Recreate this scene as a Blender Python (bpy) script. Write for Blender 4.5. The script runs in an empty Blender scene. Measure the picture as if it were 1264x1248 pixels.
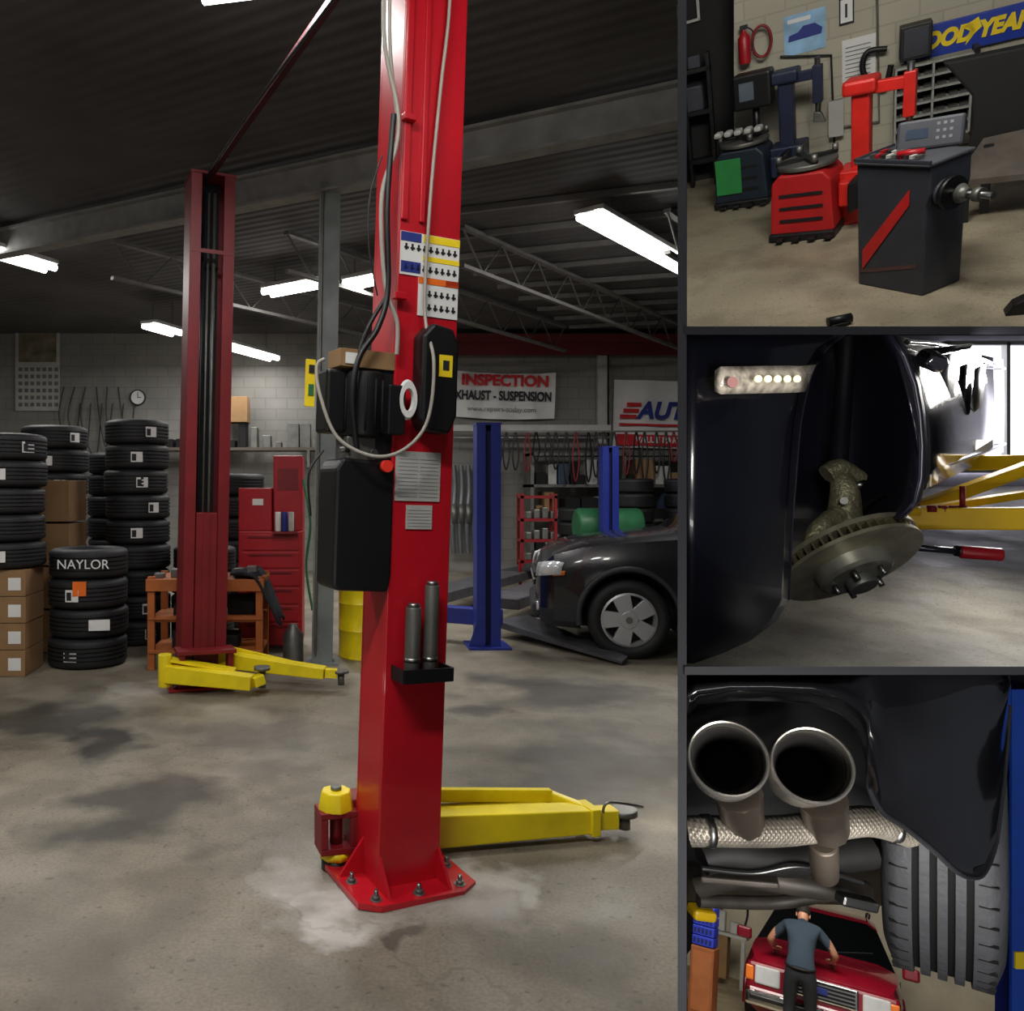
import bpy, math, random
from math import sin, cos, pi, atan, atan2, radians, sqrt, tan
from mathutils import Vector, Matrix, Euler
random.seed(4)
SC = bpy.context.scene
COL = SC.collection
try:
    SC.view_settings.view_transform = 'Standard'
    SC.view_settings.look = 'None'
except Exception:
    pass
V = Vector
# ------------------------------------------------------------------ camera
EYE = V((0, 0, 1.5)); FPX = 1000.0; CX = 421.0; CY = 605.0
cd = bpy.data.cameras.new('camera'); cam = bpy.data.objects.new('camera', cd); COL.objects.link(cam)
cam.location = EYE; cam.rotation_euler = (pi/2, 0, 0)
cd.sensor_width = 36; cd.lens = FPX/1264*36
cd.shift_x = (632-CX)/1264; cd.shift_y = -(624-CY)/1264
cd.clip_start = 0.02
SC.camera = cam

def P(px, py, d):            # photo measurement + known distance -> metres
    return V(((px-CX)/FPX*d, d, 1.5+(CY-py)/FPX*d))
def PF(px, py, z=0.0):       # photo measurement on a horizontal plane
    d = (z-1.5)/((CY-py)/FPX)
    return P(px, py, d)

# ------------------------------------------------------------------ materials
def lin(c):
    o = []
    for x in c:
        x = x/255.0
        o.append(x/12.92 if x <= 0.04045 else ((x+0.055)/1.055)**2.4)
    return o
_m = {}
def mat(name, rgb, rough=0.5, metal=0.0, var=0.12, scale=6.0, bump=0.0, emit=0.0, coat=0.0, bscale=None):
    if name in _m: return _m[name]
    m = bpy.data.materials.new(name); m.use_nodes = True
    nt = m.node_tree; b = nt.nodes['Principled BSDF']; L = nt.links
    c = lin(rgb)
    tc = nt.nodes.new('ShaderNodeTexCoord')
    nz = nt.nodes.new('ShaderNodeTexNoise'); nz.inputs['Scale'].default_value = scale; nz.inputs['Detail'].default_value = 5
    L.new(tc.outputs['Object'], nz.inputs['Vector'])
    cr = nt.nodes.new('ShaderNodeValToRGB')
    cr.color_ramp.elements[0].position = 0.3; cr.color_ramp.elements[1].position = 0.7
    cr.color_ramp.elements[0].color = [x*(1-var) for x in c]+[1]
    cr.color_ramp.elements[1].color = [min(1, x*(1+var)) for x in c]+[1]
    L.new(nz.outputs['Fac'], cr.inputs['Fac'])
    L.new(cr.outputs['Color'], b.inputs['Base Color'])
    b.inputs['Roughness'].default_value = rough; b.inputs['Metallic'].default_value = metal
    if coat: b.inputs['Coat Weight'].default_value = coat; b.inputs['Coat Roughness'].default_value = 0.05
    if bump:
        n2 = nt.nodes.new('ShaderNodeTexNoise'); n2.inputs['Scale'].default_value = bscale or scale*5; n2.inputs['Detail'].default_value = 4
        L.new(tc.outputs['Object'], n2.inputs['Vector'])
        bp = nt.nodes.new('ShaderNodeBump'); bp.inputs['Strength'].default_value = bump; bp.inputs['Distance'].default_value = 0.01
        L.new(n2.outputs['Fac'], bp.inputs['Height']); L.new(bp.outputs['Normal'], b.inputs['Normal'])
    if emit:
        L.new(cr.outputs['Color'], b.inputs['Emission Color']); b.inputs['Emission Strength'].default_value = emit
    _m[name] = m
    return m
def block_wall(name, rgb, sx=0.4, sy=0.2, mortar=0.012):
    m = mat(name, rgb, 0.85, var=0.22, scale=.9, bump=0.15, bscale=30)
    nt = m.node_tree; L = nt.links; b = nt.nodes['Principled BSDF']
    base = b.inputs['Base Color'].links[0].from_socket
    tc = nt.nodes.new('ShaderNodeTexCoord'); mp = nt.nodes.new('ShaderNodeMapping')
    mp.inputs['Rotation'].default_value = (pi/2, 0, 0)
    L.new(tc.outputs['Object'], mp.inputs['Vector'])
    br = nt.nodes.new('ShaderNodeTexBrick'); L.new(mp.outputs['Vector'], br.inputs['Vector'])
    br.inputs['Scale'].default_value = 1; br.inputs['Brick Width'].default_value = sx; br.inputs['Row Height'].default_value = sy
    br.inputs['Mortar Size'].default_value = mortar
    br.inputs['Color1'].default_value = (1, 1, 1, 1); br.inputs['Color2'].default_value = (.92, .92, .92, 1); br.inputs['Mortar'].default_value = (.8, .8, .78, 1)
    mx = nt.nodes.new('ShaderNodeMix'); mx.data_type = 'RGBA'; mx.blend_type = 'MULTIPLY'; mx.inputs[0].default_value = 1
    L.new(base, mx.inputs[6]); L.new(br.outputs['Color'], mx.inputs[7]); L.new(mx.outputs[2], b.inputs['Base Color'])
    return m
def floor_mat(name, rgb, patches=(), sc=1.0):
    m = bpy.data.materials.new(name); m.use_nodes = True
    nt = m.node_tree; L = nt.links; b = nt.nodes['Principled BSDF']
    c = lin(rgb)
    tc = nt.nodes.new('ShaderNodeTexCoord')
    def noise(s, det=6):
        n = nt.nodes.new('ShaderNodeTexNoise'); n.inputs['Scale'].default_value = s*sc; n.inputs['Detail'].default_value = det
        L.new(tc.outputs['Object'], n.inputs['Vector']); return n
    def ramp(src, p0, p1, c0, c1):
        r = nt.nodes.new('ShaderNodeValToRGB'); r.color_ramp.elements[0].position = p0; r.color_ramp.elements[1].position = p1
        r.color_ramp.elements[0].color = c0; r.color_ramp.elements[1].color = c1
        L.new(src, r.inputs['Fac']); return r.outputs['Color']
    def mix(a, bb, fac, mode='MIX'):
        x = nt.nodes.new('ShaderNodeMix'); x.data_type = 'RGBA'; x.blend_type = mode
        if isinstance(fac, float): x.inputs[0].default_value = fac
        else: L.new(fac, x.inputs[0])
        for i, s in ((6, a), (7, bb)):
            if isinstance(s, (list, tuple)): x.inputs[i].default_value = s
            else: L.new(s, x.inputs[i])
        return x.outputs[2]
    col = ramp(noise(0.9).outputs['Fac'], .3, .7, [x*.72 for x in c]+[1], [x*1.2 for x in c]+[1])
    blot = ramp(noise(2.3).outputs['Fac'], .38, .54, (.5, .48, .45, 1), (1, 1, 1, 1))
    col = mix(col, blot, .6, 'MULTIPLY')
    sp = ramp(noise(28, 3).outputs['Fac'], .3, .37, (.45, .43, .4, 1), (1, 1, 1, 1))
    col = mix(col, sp, .7, 'MULTIPLY')
    gr = ramp(noise(75, 2).outputs['Fac'], .35, .65, (.86, .86, .86, 1), (1.1, 1.1, 1.1, 1))
    col = mix(col, gr, 1.0, 'MULTIPLY')
    nd = noise(2.2, 6)
    sub = nt.nodes.new('ShaderNodeVectorMath'); sub.operation = 'SUBTRACT'; L.new(nd.outputs['Color'], sub.inputs[0]); sub.inputs[1].default_value = (.5, .5, .5)
    scl = nt.nodes.new('ShaderNodeVectorMath'); scl.operation = 'MULTIPLY'; L.new(sub.outputs[0], scl.inputs[0]); scl.inputs[1].default_value = (1.5, 1.5, 0)
    add = nt.nodes.new('ShaderNodeVectorMath'); add.operation = 'ADD'; L.new(tc.outputs['Object'], add.inputs[0]); L.new(scl.outputs[0], add.inputs[1])
    for (x, y, r, colr, st) in patches:
        ds = nt.nodes.new('ShaderNodeVectorMath'); ds.operation = 'DISTANCE'; L.new(add.outputs[0], ds.inputs[0]); ds.inputs[1].default_value = (x, y, 0)
        mr = nt.nodes.new('ShaderNodeMapRange'); L.new(ds.outputs['Value'], mr.inputs['Value'])
        mr.inputs['From Min'].default_value = r*.5; mr.inputs['From Max'].default_value = r*1.15; mr.inputs['To Min'].default_value = st; mr.inputs['To Max'].default_value = 0
        col = mix(col, list(lin(colr))+[1], mr.outputs['Result'])
    vo = nt.nodes.new('ShaderNodeTexVoronoi'); vo.feature = 'DISTANCE_TO_EDGE'; vo.inputs['Scale'].default_value = .33*sc
    L.new(add.outputs[0], vo.inputs['Vector'])
    ck = ramp(vo.outputs['Distance'], .002, .006, (.5, .48, .45, 1), (1, 1, 1, 1))
    col = mix(col, ck, .4, 'MULTIPLY')
    L.new(col, b.inputs['Base Color'])
    rr = ramp(noise(1.7).outputs['Fac'], .3, .7, (.38, .38, .38, 1), (.7, .7, .7, 1)); L.new(rr, b.inputs['Roughness'])
    bp = nt.nodes.new('ShaderNodeBump'); bp.inputs['Strength'].default_value = .12; bp.inputs['Distance'].default_value = .02
    L.new(noise(14).outputs['Fac'], bp.inputs['Height']); L.new(bp.outputs['Normal'], b.inputs['Normal'])
    return m

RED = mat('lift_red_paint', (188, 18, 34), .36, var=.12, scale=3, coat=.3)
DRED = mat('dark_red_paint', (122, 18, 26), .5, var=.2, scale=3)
TRED = mat('toolbox_red', (168, 24, 34), .4, var=.1)
YEL = mat('lift_yellow_paint', (238, 214, 22), .4, var=.1, scale=8)
BLUE = mat('lift_blue_paint', (36, 50, 138), .4, var=.12)
BLK = mat('black_plastic', (16, 16, 18), .45, var=.2)
BLKM = mat('black_matte', (10, 10, 11), .8, var=.3)
RUB = mat('tire_rubber', (24, 25, 27), .62, var=.25, scale=12, bump=.2)
STEEL = mat('brushed_steel', (150, 150, 148), .35, 1.0, var=.2)
ZINC = mat('zinc', (120, 120, 115), .5, .7, var=.25)
WHT = mat('white_paper', (225, 225, 222), .7, var=.04)
OFFW = mat('painted_white', (180, 180, 175), .6, var=.1)
GREYC = mat('grey_column_paint', (120, 126, 124), .5, var=.25, scale=4)
CARD = mat('cardboard', (142, 110, 74), .85, var=.12)
WOOD = mat('orange_wood', (170, 94, 40), .6, var=.2)
CLOTH = mat('dark_cloth', (38, 40, 46), .95, var=.3)
ORG = mat('orange_sticker', (235, 110, 20), .6)
CABLE = mat('cable_grey', (165, 160, 150), .5)
INK = mat('ink', (30, 30, 34), .7)
REDT = mat('red_ink', (200, 25, 35), .6)
BLUT = mat('blue_ink', (35, 50, 130), .6)
YELT = mat('yellow_ink', (250, 215, 30), .6)
TUBE = mat('fluorescent_tube', (255, 252, 248), .4, var=0, emit=9)
FIXT = mat('fixture_white', (220, 220, 218), .5)
GLASS = mat('dark_glass', (10, 12, 14), .08, var=.1, coat=.5)
CHROME = mat('chrome', (215, 215, 218), .12, 1.0, var=.03)
ALLOY = mat('alloy_silver', (185, 187, 190), .35, .5, var=.05)
LENS = mat('headlight_lens', (225, 228, 232), .08, .2, var=.1, coat=1)
AMB = mat('amber_lens', (245, 130, 50), .2, coat=1)
GREEN = mat('green_paint', (50, 112, 74), .45, var=.2)
GINK = mat('grey_ink', (110, 110, 110))

# ------------------------------------------------------------------ geometry helpers
def link(o, parent):
    COL.objects.link(o)
    if parent is not None: o.parent = parent
    return o
def empty(name, M=None, parent=None):
    o = bpy.data.objects.new(name, None); o.empty_display_size = .1
    link(o, parent)
    if M is not None: o.matrix_local = M
    return o
def mesh(name, vs, fs, m, parent=None, smooth=False, M=None, mi=None):
    me = bpy.data.meshes.new(name); me.from_pydata([tuple(v) for v in vs], [], fs); me.update()
    ms = m if isinstance(m, (list, tuple)) else [m]
    for x in ms: me.materials.append(x)
    if mi: me.polygons.foreach_set('material_index', mi)
    if smooth: me.polygons.foreach_set('use_smooth', [True]*len(me.polygons))
    o = bpy.data.objects.new(name, me); link(o, parent)
    if M is not None: o.matrix_local = M
    return o
BF = [(0, 3, 2, 1), (4, 5, 6, 7), (0, 1, 5, 4), (1, 2, 6, 5), (2, 3, 7, 6), (3, 0, 4, 7)]
def bverts(x0, x1, y0, y1, z0, z1):
    return [(x0, y0, z0), (x1, y0, z0), (x1, y1, z0), (x0, y1, z0), (x0, y0, z1), (x1, y0, z1), (x1, y1, z1), (x0, y1, z1)]
def bev(o, w, s=2):
    b = o.modifiers.new('b', 'BEVEL'); b.width = w; b.segments = s; b.limit_method = 'ANGLE'
    return o
def box(name, x0, x1, y0, y1, z0, z1, m, parent=None, bevel=0.0, M=None):
    o = mesh(name, bverts(x0, x1, y0, y1, z0, z1), BF, m, parent, M=M)
    if bevel: bev(o, bevel)
    return o
def boxes(name, lst, m, parent=None, bevel=0, M=None):
    vs = []; fs = []
    for b in lst:
        k = len(vs); vs += bverts(*b); fs += [tuple(i+k for i in f) for f in BF]
    o = mesh(name, vs, fs, m, parent, M=M)
    if bevel: bev(o, bevel)
    return o
def cyl(name, p0, p1, r0, m, parent=None, r1=None, seg=24, bevel=0):
    p0 = V(p0); p1 = V(p1); r1 = r0 if r1 is None else r1
    ax = (p1-p0).normalized(); a = ax.orthogonal().normalized(); b = ax.cross(a)
    vs = []
    for p, r in ((p0, r0), (p1, r1)):
        for i in range(seg):
            t = 2*pi*i/seg; vs.append(p+a*cos(t)*r+b*sin(t)*r)
    fs = [(i, (i+1) % seg, seg+(i+1) % seg, seg+i) for i in range(seg)]
    fs += [tuple(range(seg-1, -1, -1)), tuple(range(seg, 2*seg))]
    o = mesh(name, vs, fs, m, parent)
    me = o.data
    for p in me.polygons: p.use_smooth = len(p.vertices) == 4
    if bevel: bev(o, bevel)
    return o
def crom(pts, n=8):
    pts = [V(p) for p in pts]; q = [pts[0]]+pts+[pts[-1]]; out = []
    for i in range(1, len(q)-2):
        for k in range(n):
            t = k/n; a, b, c, d = q[i-1:i+3]
            out.append(.5*((2*b)+(c-a)*t+(2*a-5*b+4*c-d)*t*t+(3*b-a-3*c+d)*t**3))
    out.append(pts[-1]); return out
def tube(name, pts, r, m, parent=None, smooth=True, n=8, radii=None):
    c = bpy.data.curves.new(name, 'CURVE'); c.dimensions = '3D'; c.bevel_depth = r; c.bevel_resolution = 3; c.use_fill_caps = True
    pp = crom(pts, n) if smooth else [V(p) for p in pts]
    s = c.splines.new('POLY'); s.points.add(len(pp)-1)
    for i, p in enumerate(pp):
        s.points[i].co = (*p, 1)
        if radii:
            u = i/(len(pp)-1)*(len(radii)-1); k = min(int(u), len(radii)-2); s.points[i].radius = radii[k]*(1-(u-k))+radii[k+1]*(u-k)
    c.materials.append(m)
    o = bpy.data.objects.new(name, c); link(o, parent); return o
def frame_along(p0, p1, up=V((0, 0, 1))):
    p0 = V(p0); x = (V(p1)-p0).normalized(); y = V(up).cross(x).normalized(); z = x.cross(y)
    M = Matrix((x, y, z)).transposed().to_4x4(); M.translation = p0; return M
def beam(name, p0, p1, w, h, m, parent=None, bevel=0, w1=None, h1=None, up=V((0, 0, 1))):
    L = (V(p1)-V(p0)).length; w1 = w if w1 is None else w1; h1 = h if h1 is None else h1
    vs = [(0, -w/2, -h/2), (L, -w1/2, -h1/2), (L, w1/2, -h1/2), (0, w/2, -h/2), (0, -w/2, h/2), (L, -w1/2, h1/2), (L, w1/2, h1/2), (0, w/2, h/2)]
    o = mesh(name, vs, BF, m, parent, M=frame_along(p0, p1, up))
    if bevel: bev(o, bevel)
    return o
def lathe_data(prof, seg=48):
    n = len(prof); vs = []; fs = []
    for i in range(seg):
        t = 2*pi*i/seg
        for r, z in prof: vs.append((r*cos(t), r*sin(t), z))
    for i in range(seg):
        j = (i+1) % seg
        for k in range(n):
            l = (k+1) % n
            fs.append((i*n+k, j*n+k, j*n+l, i*n+l))
    return vs, fs
def lathe(name, prof, m, parent=None, seg=48, M=None, smooth=True):
    vs, fs = lathe_data(prof, seg)
    o = mesh(name, vs, fs, m, parent, smooth, M)
    e = o.modifiers.new('e', 'EDGE_SPLIT'); e.split_angle = radians(40)
    return o
def prism(name, pts, y0, y1, m, parent=None, M=None, bevel=0, smooth=False):
    n = len(pts); vs = [(x, y0, z) for x, z in pts]+[(x, y1, z) for x, z in pts]
    fs = [tuple(range(n)), tuple(range(2*n-1, n-1, -1))]+[(i, n+i, n+(i+1) % n, (i+1) % n) for i in range(n)]
    o = mesh(name, vs, fs, m, parent, M=M)
    if bevel: bev(o, bevel)
    return o
def grid(name, rows, m, parent=None, smooth=True, thick=0, flip=False, M=None):
    R = len(rows); n = len(rows[0]); vs = [p for r in rows for p in r]
    fs = []
    for i in range(R-1):
        for j in range(n-1):
            f = (i*n+j, i*n+j+1, (i+1)*n+j+1, (i+1)*n+j); fs.append(f[::-1] if flip else f)
    o = mesh(name, vs, fs, m, parent, smooth, M=M)
    if thick:
        s = o.modifiers.new('s', 'SOLIDIFY'); s.thickness = thick; s.offset = 0
    return o
def text(name, body, size, m, M, parent=None, ext=.002, bold=0.0, sx=1.0, shear=0):
    c = bpy.data.curves.new(name, 'FONT'); c.body = body; c.size = size; c.extrude = ext; c.offset = bold; c.shear = shear
    c.align_x = 'CENTER'; c.align_y = 'CENTER'; c.materials.append(m)
    o = bpy.data.objects.new(name, c); link(o, parent); o.matrix_local = M @ Matrix.Diagonal((sx, 1, 1, 1)); return o
def T(x, y, z): return Matrix.Translation((x, y, z))
def RZ(a): return Matrix.Rotation(radians(a), 4, 'Z')
def RX(a): return Matrix.Rotation(radians(a), 4, 'X')
def RY(a): return Matrix.Rotation(radians(a), 4, 'Y')
def SCL(s): return Matrix.Diagonal((s, s, s, 1))
FRONT = RX(90)
XZ = Matrix(((1, 0, 0, 0), (0, 0, 1, 0), (0, 1, 0, 0), (0, 0, 0, 1)))
def bake(o):
    bpy.context.view_layer.update()
    dg = bpy.context.evaluated_depsgraph_get()
    me = bpy.data.meshes.new_from_object(o.evaluated_get(dg)); o.modifiers.clear(); o.data = me
def area(name, loc, target, sx, sy, power, col=(1, 1, 1), parent=None):
    l = bpy.data.lights.new(name, 'AREA'); l.shape = 'RECTANGLE'; l.size = sx; l.size_y = sy; l.energy = power; l.color = col
    o = bpy.data.objects.new(name, l); link(o, parent); loc = V(loc)
    o.matrix_world = T(*loc) @ (V(target)-loc).to_track_quat('-Z', 'Y').to_matrix().to_4x4()
    return o

# ------------------------------------------------------------------ tires
_tm = {}
def tire_profile(R, W, ri, gw=.05):
    h = W/2
    p = [(ri, -h*.72), (ri+.02, -h*.92), ((ri+R)/2, -h), (R-.035, -h*.95), (R-.01, -h*.84), (R, -h*.7)]
    for g in (-.42, -.14, .14, .42):
        p += [(R, h*(g-gw)), (R-.012, h*(g-gw*.9)), (R-.012, h*(g+gw*.9)), (R, h*(g+gw))]
    p += [(R, h*.7), (R-.01, h*.84), (R-.035, h*.95), ((ri+R)/2, h), (ri+.02, h*.92), (ri, h*.72)]
    return p
def tire(name, M, parent, R=.33, W=.235, ri=.21, seg=48, gw=.05):
    key = (R, W, ri, seg, gw)
    if key not in _tm:
        vs, fs = lathe_data(tire_profile(R, W, ri, gw), seg)
        me = bpy.data.meshes.new('tire'); me.from_pydata(vs, [], fs); me.materials.append(RUB)
        me.polygons.foreach_set('use_smooth', [True]*len(me.polygons)); _tm[key] = me
    o = bpy.data.objects.new(name, _tm[key]); link(o, parent); o.matrix_local = M
    e = o.modifiers.new('e', 'EDGE_SPLIT'); e.split_angle = radians(40)
    return o
def tire_stack(x, y, n, R=.32, W=.24, z0=0.0, stickers=True):
    e = empty('tire_stack', T(x, y, z0))
    ang0 = atan2(-y, -x)
    for i in range(n):
        tire('tire_%d' % (i+1), T(random.uniform(-.015, .015), random.uniform(-.015, .015), W/2+i*W) @ RZ(random.uniform(0, 90)), e, R, W, R*.62)
        if stickers and random.random() < .75:
            a = math.degrees(ang0)+random.uniform(-30, 45)
            box('label_%d' % (i+1), R+.001, R+.006, -.07, .04, W*(i+.28), W*(i+.68), WHT, e, M=RZ(a))
            box('label_print_%d' % (i+1), R+.006, R+.008, -.06, -.02, W*(i+.33), W*(i+.6), INK, e, M=RZ(a))
    return e

# ------------------------------------------------------------------ MAIN ROOM SHELL
CEIL = 4.4
pat = []
for px, py, r, c, s in [(60, 892, .62, (48, 46, 42), .85), (165, 1003, .42, (58, 54, 49), .8), (130, 915, .3, (36, 35, 34), .85), (690, 852, .6, (48, 46, 42), .8),
                        (770, 950, .75, (58, 55, 49), .82), (700, 985, .4, (66, 62, 55), .65), (600, 880, .3, (60, 56, 50), .7), (300, 900, .45, (76, 72, 65), .6), (60, 1180, .4, (84, 79, 70), .5), (350, 960, .3, (84, 78, 70), .5), (720, 1180, .3, (90, 84, 74), .5),
                        (470, 1115, .36, (178, 174, 168), .55), (420, 1140, .2, (210, 206, 200), .7), (600, 1090, .15, (190, 186, 178), .5), (190, 850, .25, (190, 186, 178), .45), (520, 1190, .1, (60, 55, 48), .7)]:
    q = PF(px, py); pat.append((q.x, q.y, r, c, s))
FLOOR = floor_mat('garage_concrete', (135, 127, 111), pat)
k = (842-CX)/FPX
mesh('floor', [(-8, -3, 0), (k*-3, -3, 0), (k*6.1, 6.1, 0), (9, 6.1, 0), (9, 15, 0), (-8, 15, 0)], [(0, 1, 2, 3, 4, 5)], FLOOR)
CEILM = mat('ceiling_deck', (82, 80, 80), .8, var=.25, scale=1.5)
ct = CEILM.node_tree; wv = ct.nodes.new('ShaderNodeTexWave'); wv.inputs['Scale'].default_value = 2.2; wv.inputs['Distortion'].default_value = .3
tcn = ct.nodes.new('ShaderNodeTexCoord'); mpn = ct.nodes.new('ShaderNodeMapping'); mpn.inputs['Rotation'].default_value = (0, 0, radians(28+90))
ct.links.new(tcn.outputs['Object'], mpn.inputs['Vector']); ct.links.new(mpn.outputs['Vector'], wv.inputs['Vector'])
bpn = ct.nodes.new('ShaderNodeBump'); bpn.inputs['Strength'].default_value = .35; bpn.inputs['Distance'].default_value = .03
ct.links.new(wv.outputs['Fac'], bpn.inputs['Height']); ct.links.new(bpn.outputs['Normal'], ct.nodes['Principled BSDF'].inputs['Normal'])
mesh('ceiling', [(-8, -3, CEIL), (k*-3, -3, CEIL), (k*6.1, 6.1, CEIL), (9, 6.1, CEIL), (9, 15, CEIL), (-8, 15, CEIL)], [(5, 4, 3, 2, 1, 0)], CEILM)
WALLM = block_wall('block_wall_grey', (138, 136, 131))
box('wall_back', -8, 9, 15, 15.2, 0, CEIL, WALLM)
box('wall_left', -8.2, -8, -3, 15.2, 0, CEIL, WALLM)
box('wall_right', 9, 9.2, 6.1, 15.2, 0, CEIL, WALLM)
box('wall_behind', -8, -1.3, -3.2, -3, 0, CEIL, WALLM)
PART = mat('partition_dark', (20, 21, 28), .7, var=.1)
box('wall_partition', 0.98, 6.6, -.0046, .0046, -4, 6.5, PART, M=RZ(90-math.degrees(atan(k))))
def slab(name, py):
    kk = (CY-py)/FPX; t = .0046
    vs = []
    for d in (.9, 6.0):
        for xx in ((845-CX)/FPX*d, (1300-CX)/FPX*d):
            for s in (-t, t): vs.append((xx, d, 1.5+kk*d+s))
    mesh(name, vs, [(0, 1, 3, 2), (4, 6, 7, 5), (0, 2, 6, 4), (1, 5, 7, 3), (0, 4, 5, 1), (2, 3, 7, 6)], PART)
slab('wall_upper_deck', 408); slab('wall_lower_deck', 828)
box('wall_bay_rear', 2.57, 9, 6.02, 6.1, -3.5, 6, PART)

g = empty('ceiling_girder')
p0 = V((-7.0, 10.6, 4.2)); p1 = V((4.6, 4.5, 4.2))
GIR = mat('girder_grey', (150, 150, 148), .6, var=.2)
beam('web', p0, p1, .03, .26, GIR, g); beam('flange_low', p0-V((0, 0, .13)), p1-V((0, 0, .13)), .16, .025, GIR, g); beam('flange_top', p0+V((0, 0, .13)), p1+V((0, 0, .13)), .16, .025, GIR, g)
JS = mat('joist_steel', (115, 113, 110), .6, var=.2)
def joist(name, a, b, h=.42, n=16):
    a = V(a); b = V(b); e = empty(name); up = V((0, 0, h))
    beam('top_chord', a, b, .07, .04, JS, e); beam('bottom_chord', a-up, b-up, .06, .04, JS, e)
    tube('web', [a.lerp(b, i/n) if i % 2 == 0 else a.lerp(b, i/n)-up for i in range(n+1)], .012, JS, e, smooth=False)
d1 = V((3.45, 3.95, 0)).normalized()
for i, (ox, oy) in enumerate([(1.30, 8.7), (-0.6, 8.9), (3.3, 8.2), (-2.6, 9.2)]):
    a = V((ox, oy, 4.33)); joist('roof_joist', a, a+d1*min(6.8, (14.9-a.y)/d1.y))
pu = empty('roof_purlins')
for i in range(9):
    a = V((.4+i*.45, 8.6+i*.7, 4.36)); beam('purlin_%d' % i, a, a+V((5.2, -1.9, 0)) if i < 4 else a+V((4.3, -1.2, 0)), .05, .06, JS, pu)
c = empty('steel_column', T(-.165, 7.05, 0) @ RY(1.0))
boxes('shape', [(-.09, .09, -.09, -.075, 0, 4.15), (-.09, .09, .075, .09, 0, 4.15), (-.008, .008, -.075, .075, 0, 4.15), (-.14, .14, -.14, .14, 0, .02)], GREYC, c)
tube('conduit', [(-.06, -.11, .1), (-.06, -.11, 4.1)], .012, ZINC, c, smooth=False)
box('junction_box', -.04, .05, -.15, -.09, 1.45, 1.6, ZINC, c, .005)

def fixture(a, b, power, name='fluorescent_light'):
    a = V(a); b = V(b); e = empty(name)
    up = V((0, 0, .06))
    beam('housing', a+up, b+up, .30, .05, FIXT, e, .008)
    x = (b-a).normalized(); s = V((0, 0, 1)).cross(x)
    for q in (-.085, .085): cyl('tube_%s' % ('a' if q < 0 else 'b'), a+s*q, b+s*q, .04, TUBE, e, seg=10)
    for t in (.15, .85):
        p = a.lerp(b, t)+up; tube('hanger', [p, V((p.x, p.y, CEIL))], .006, ZINC, e, smooth=False)
    L = (b-a).length; c = (a+b)/2-V((0, 0, .05))
    l = bpy.data.lights.new('lamp', 'AREA'); l.shape = 'RECTANGLE'; l.size = L; l.size_y = .26; l.energy = power; l.color = (1, .98, .96)
    o = bpy.data.objects.new('lamp', l); link(o, e)
    M = Matrix((x, s, x.cross(s))).transposed().to_4x4(); M.translation = c; o.matrix_local = M
    return e
fixture(PF(-60, 296, 4.1), PF(62, 332, 4.1), 65)
fixture(PF(183, 402, 3.9), PF(218, 412, 3.9), 38)
fixture(PF(268, 424, 3.85), PF(338, 443, 3.85), 42)
fixture(PF(726, 266, 4.1), PF(870, 345, 4.1), 125)
fixture(PF(330, 362, 4.05), PF(394, 350, 4.05), 42)
fixture(PF(430, 352, 4.0), PF(485, 341, 4.0), 45)
fixture((-.75, 4.22, 4.12), (.1, 4.05, 4.12), 45)
fixture((-1.6, .6, 4.1), (.0, 1.0, 4.1), 90)  # added overhead fill, out of view, lights the near column
fixture((-4.5, 3.0, 4.1), (-2.6, 3.3, 4.1), 55)  # another fill fixture added out of view on the left

# ------------------------------------------------------------------ TWO POST LIFT
lift = empty('two_post_car_lift')
near = empty('near_column', T(.215, 3.14, 0) @ RY(1.9) @ RZ(23), lift)
H = 4.05
box('front_plate', -.13, .13, -.1, -.088, 0, H, RED, near, .004)
box('side_left', -.13, -.118, -.088, .1, 0, H, RED, near, .003)
box('side_right', .118, .13, -.088, .1, 0, H, RED, near, .003)
box('lip_left', -.13, -.07, .1, .112, 0, H, RED, near); box('lip_right', .07, .13, .1, .112, 0, H, RED, near)
box('rib_left', -.128, -.1, -.112, -.1, 2.5, H, RED, near, .004)
box('rib_centre', -.052, -.03, -.112, -.1, 2.5, H, RED, near, .004)
prism('base_plate', [(-.17, -.22), (.17, -.22), (.25, -.17), (.25, .17), (.16, .22), (-.16, .22), (-.24, .17), (-.24, -.17)], 0, .022, RED, near, M=XZ)
for nm, x in (('l', -.125), ('r', .125)):
    mesh('gusset_front_'+nm, [(x-.006, -.1, .02), (x-.006, -.2, .02), (x-.006, -.1, .14), (x+.006, -.1, .02), (x+.006, -.2, .02), (x+.006, -.1, .14)], [(0, 1, 2), (5, 4, 3), (0, 3, 4, 1), (1, 4, 5, 2), (2, 5, 3, 0)], RED, near)
    s = -1 if x < 0 else 1
    mesh('gusset_side_'+nm, [(s*.13, .03, .02), (s*.23, .03, .02), (s*.13, .03, .16), (s*.13, .042, .02), (s*.23, .042, .02), (s*.13, .042, .16)], [(0, 1, 2), (5, 4, 3), (0, 3, 4, 1), (1, 4, 5, 2), (2, 5, 3, 0)], RED, near)
for i, (x, y) in enumerate([(-.17, -.17), (0, -.18), (.18, -.17), (-.2, -.02), (.21, -.02), (.19, .16), (-.19, .16)]):
    cyl('bolt_%d' % i, (x, y, .02), (x, y, .058), .008, STEEL, near, seg=10); cyl('nut_%d' % i, (x, y, .022), (x, y, .038), .015, ZINC, near, seg=6)
    cyl('washer_%d' % i, (x, y, .02), (x, y, .025), .022, ZINC, near, seg=16)
def pl(px, py, y=-.13):
    return V(((px-(508+(1060-py)*.0235))*.003/.92, y, 1.5+(605-py)*.003))
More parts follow.
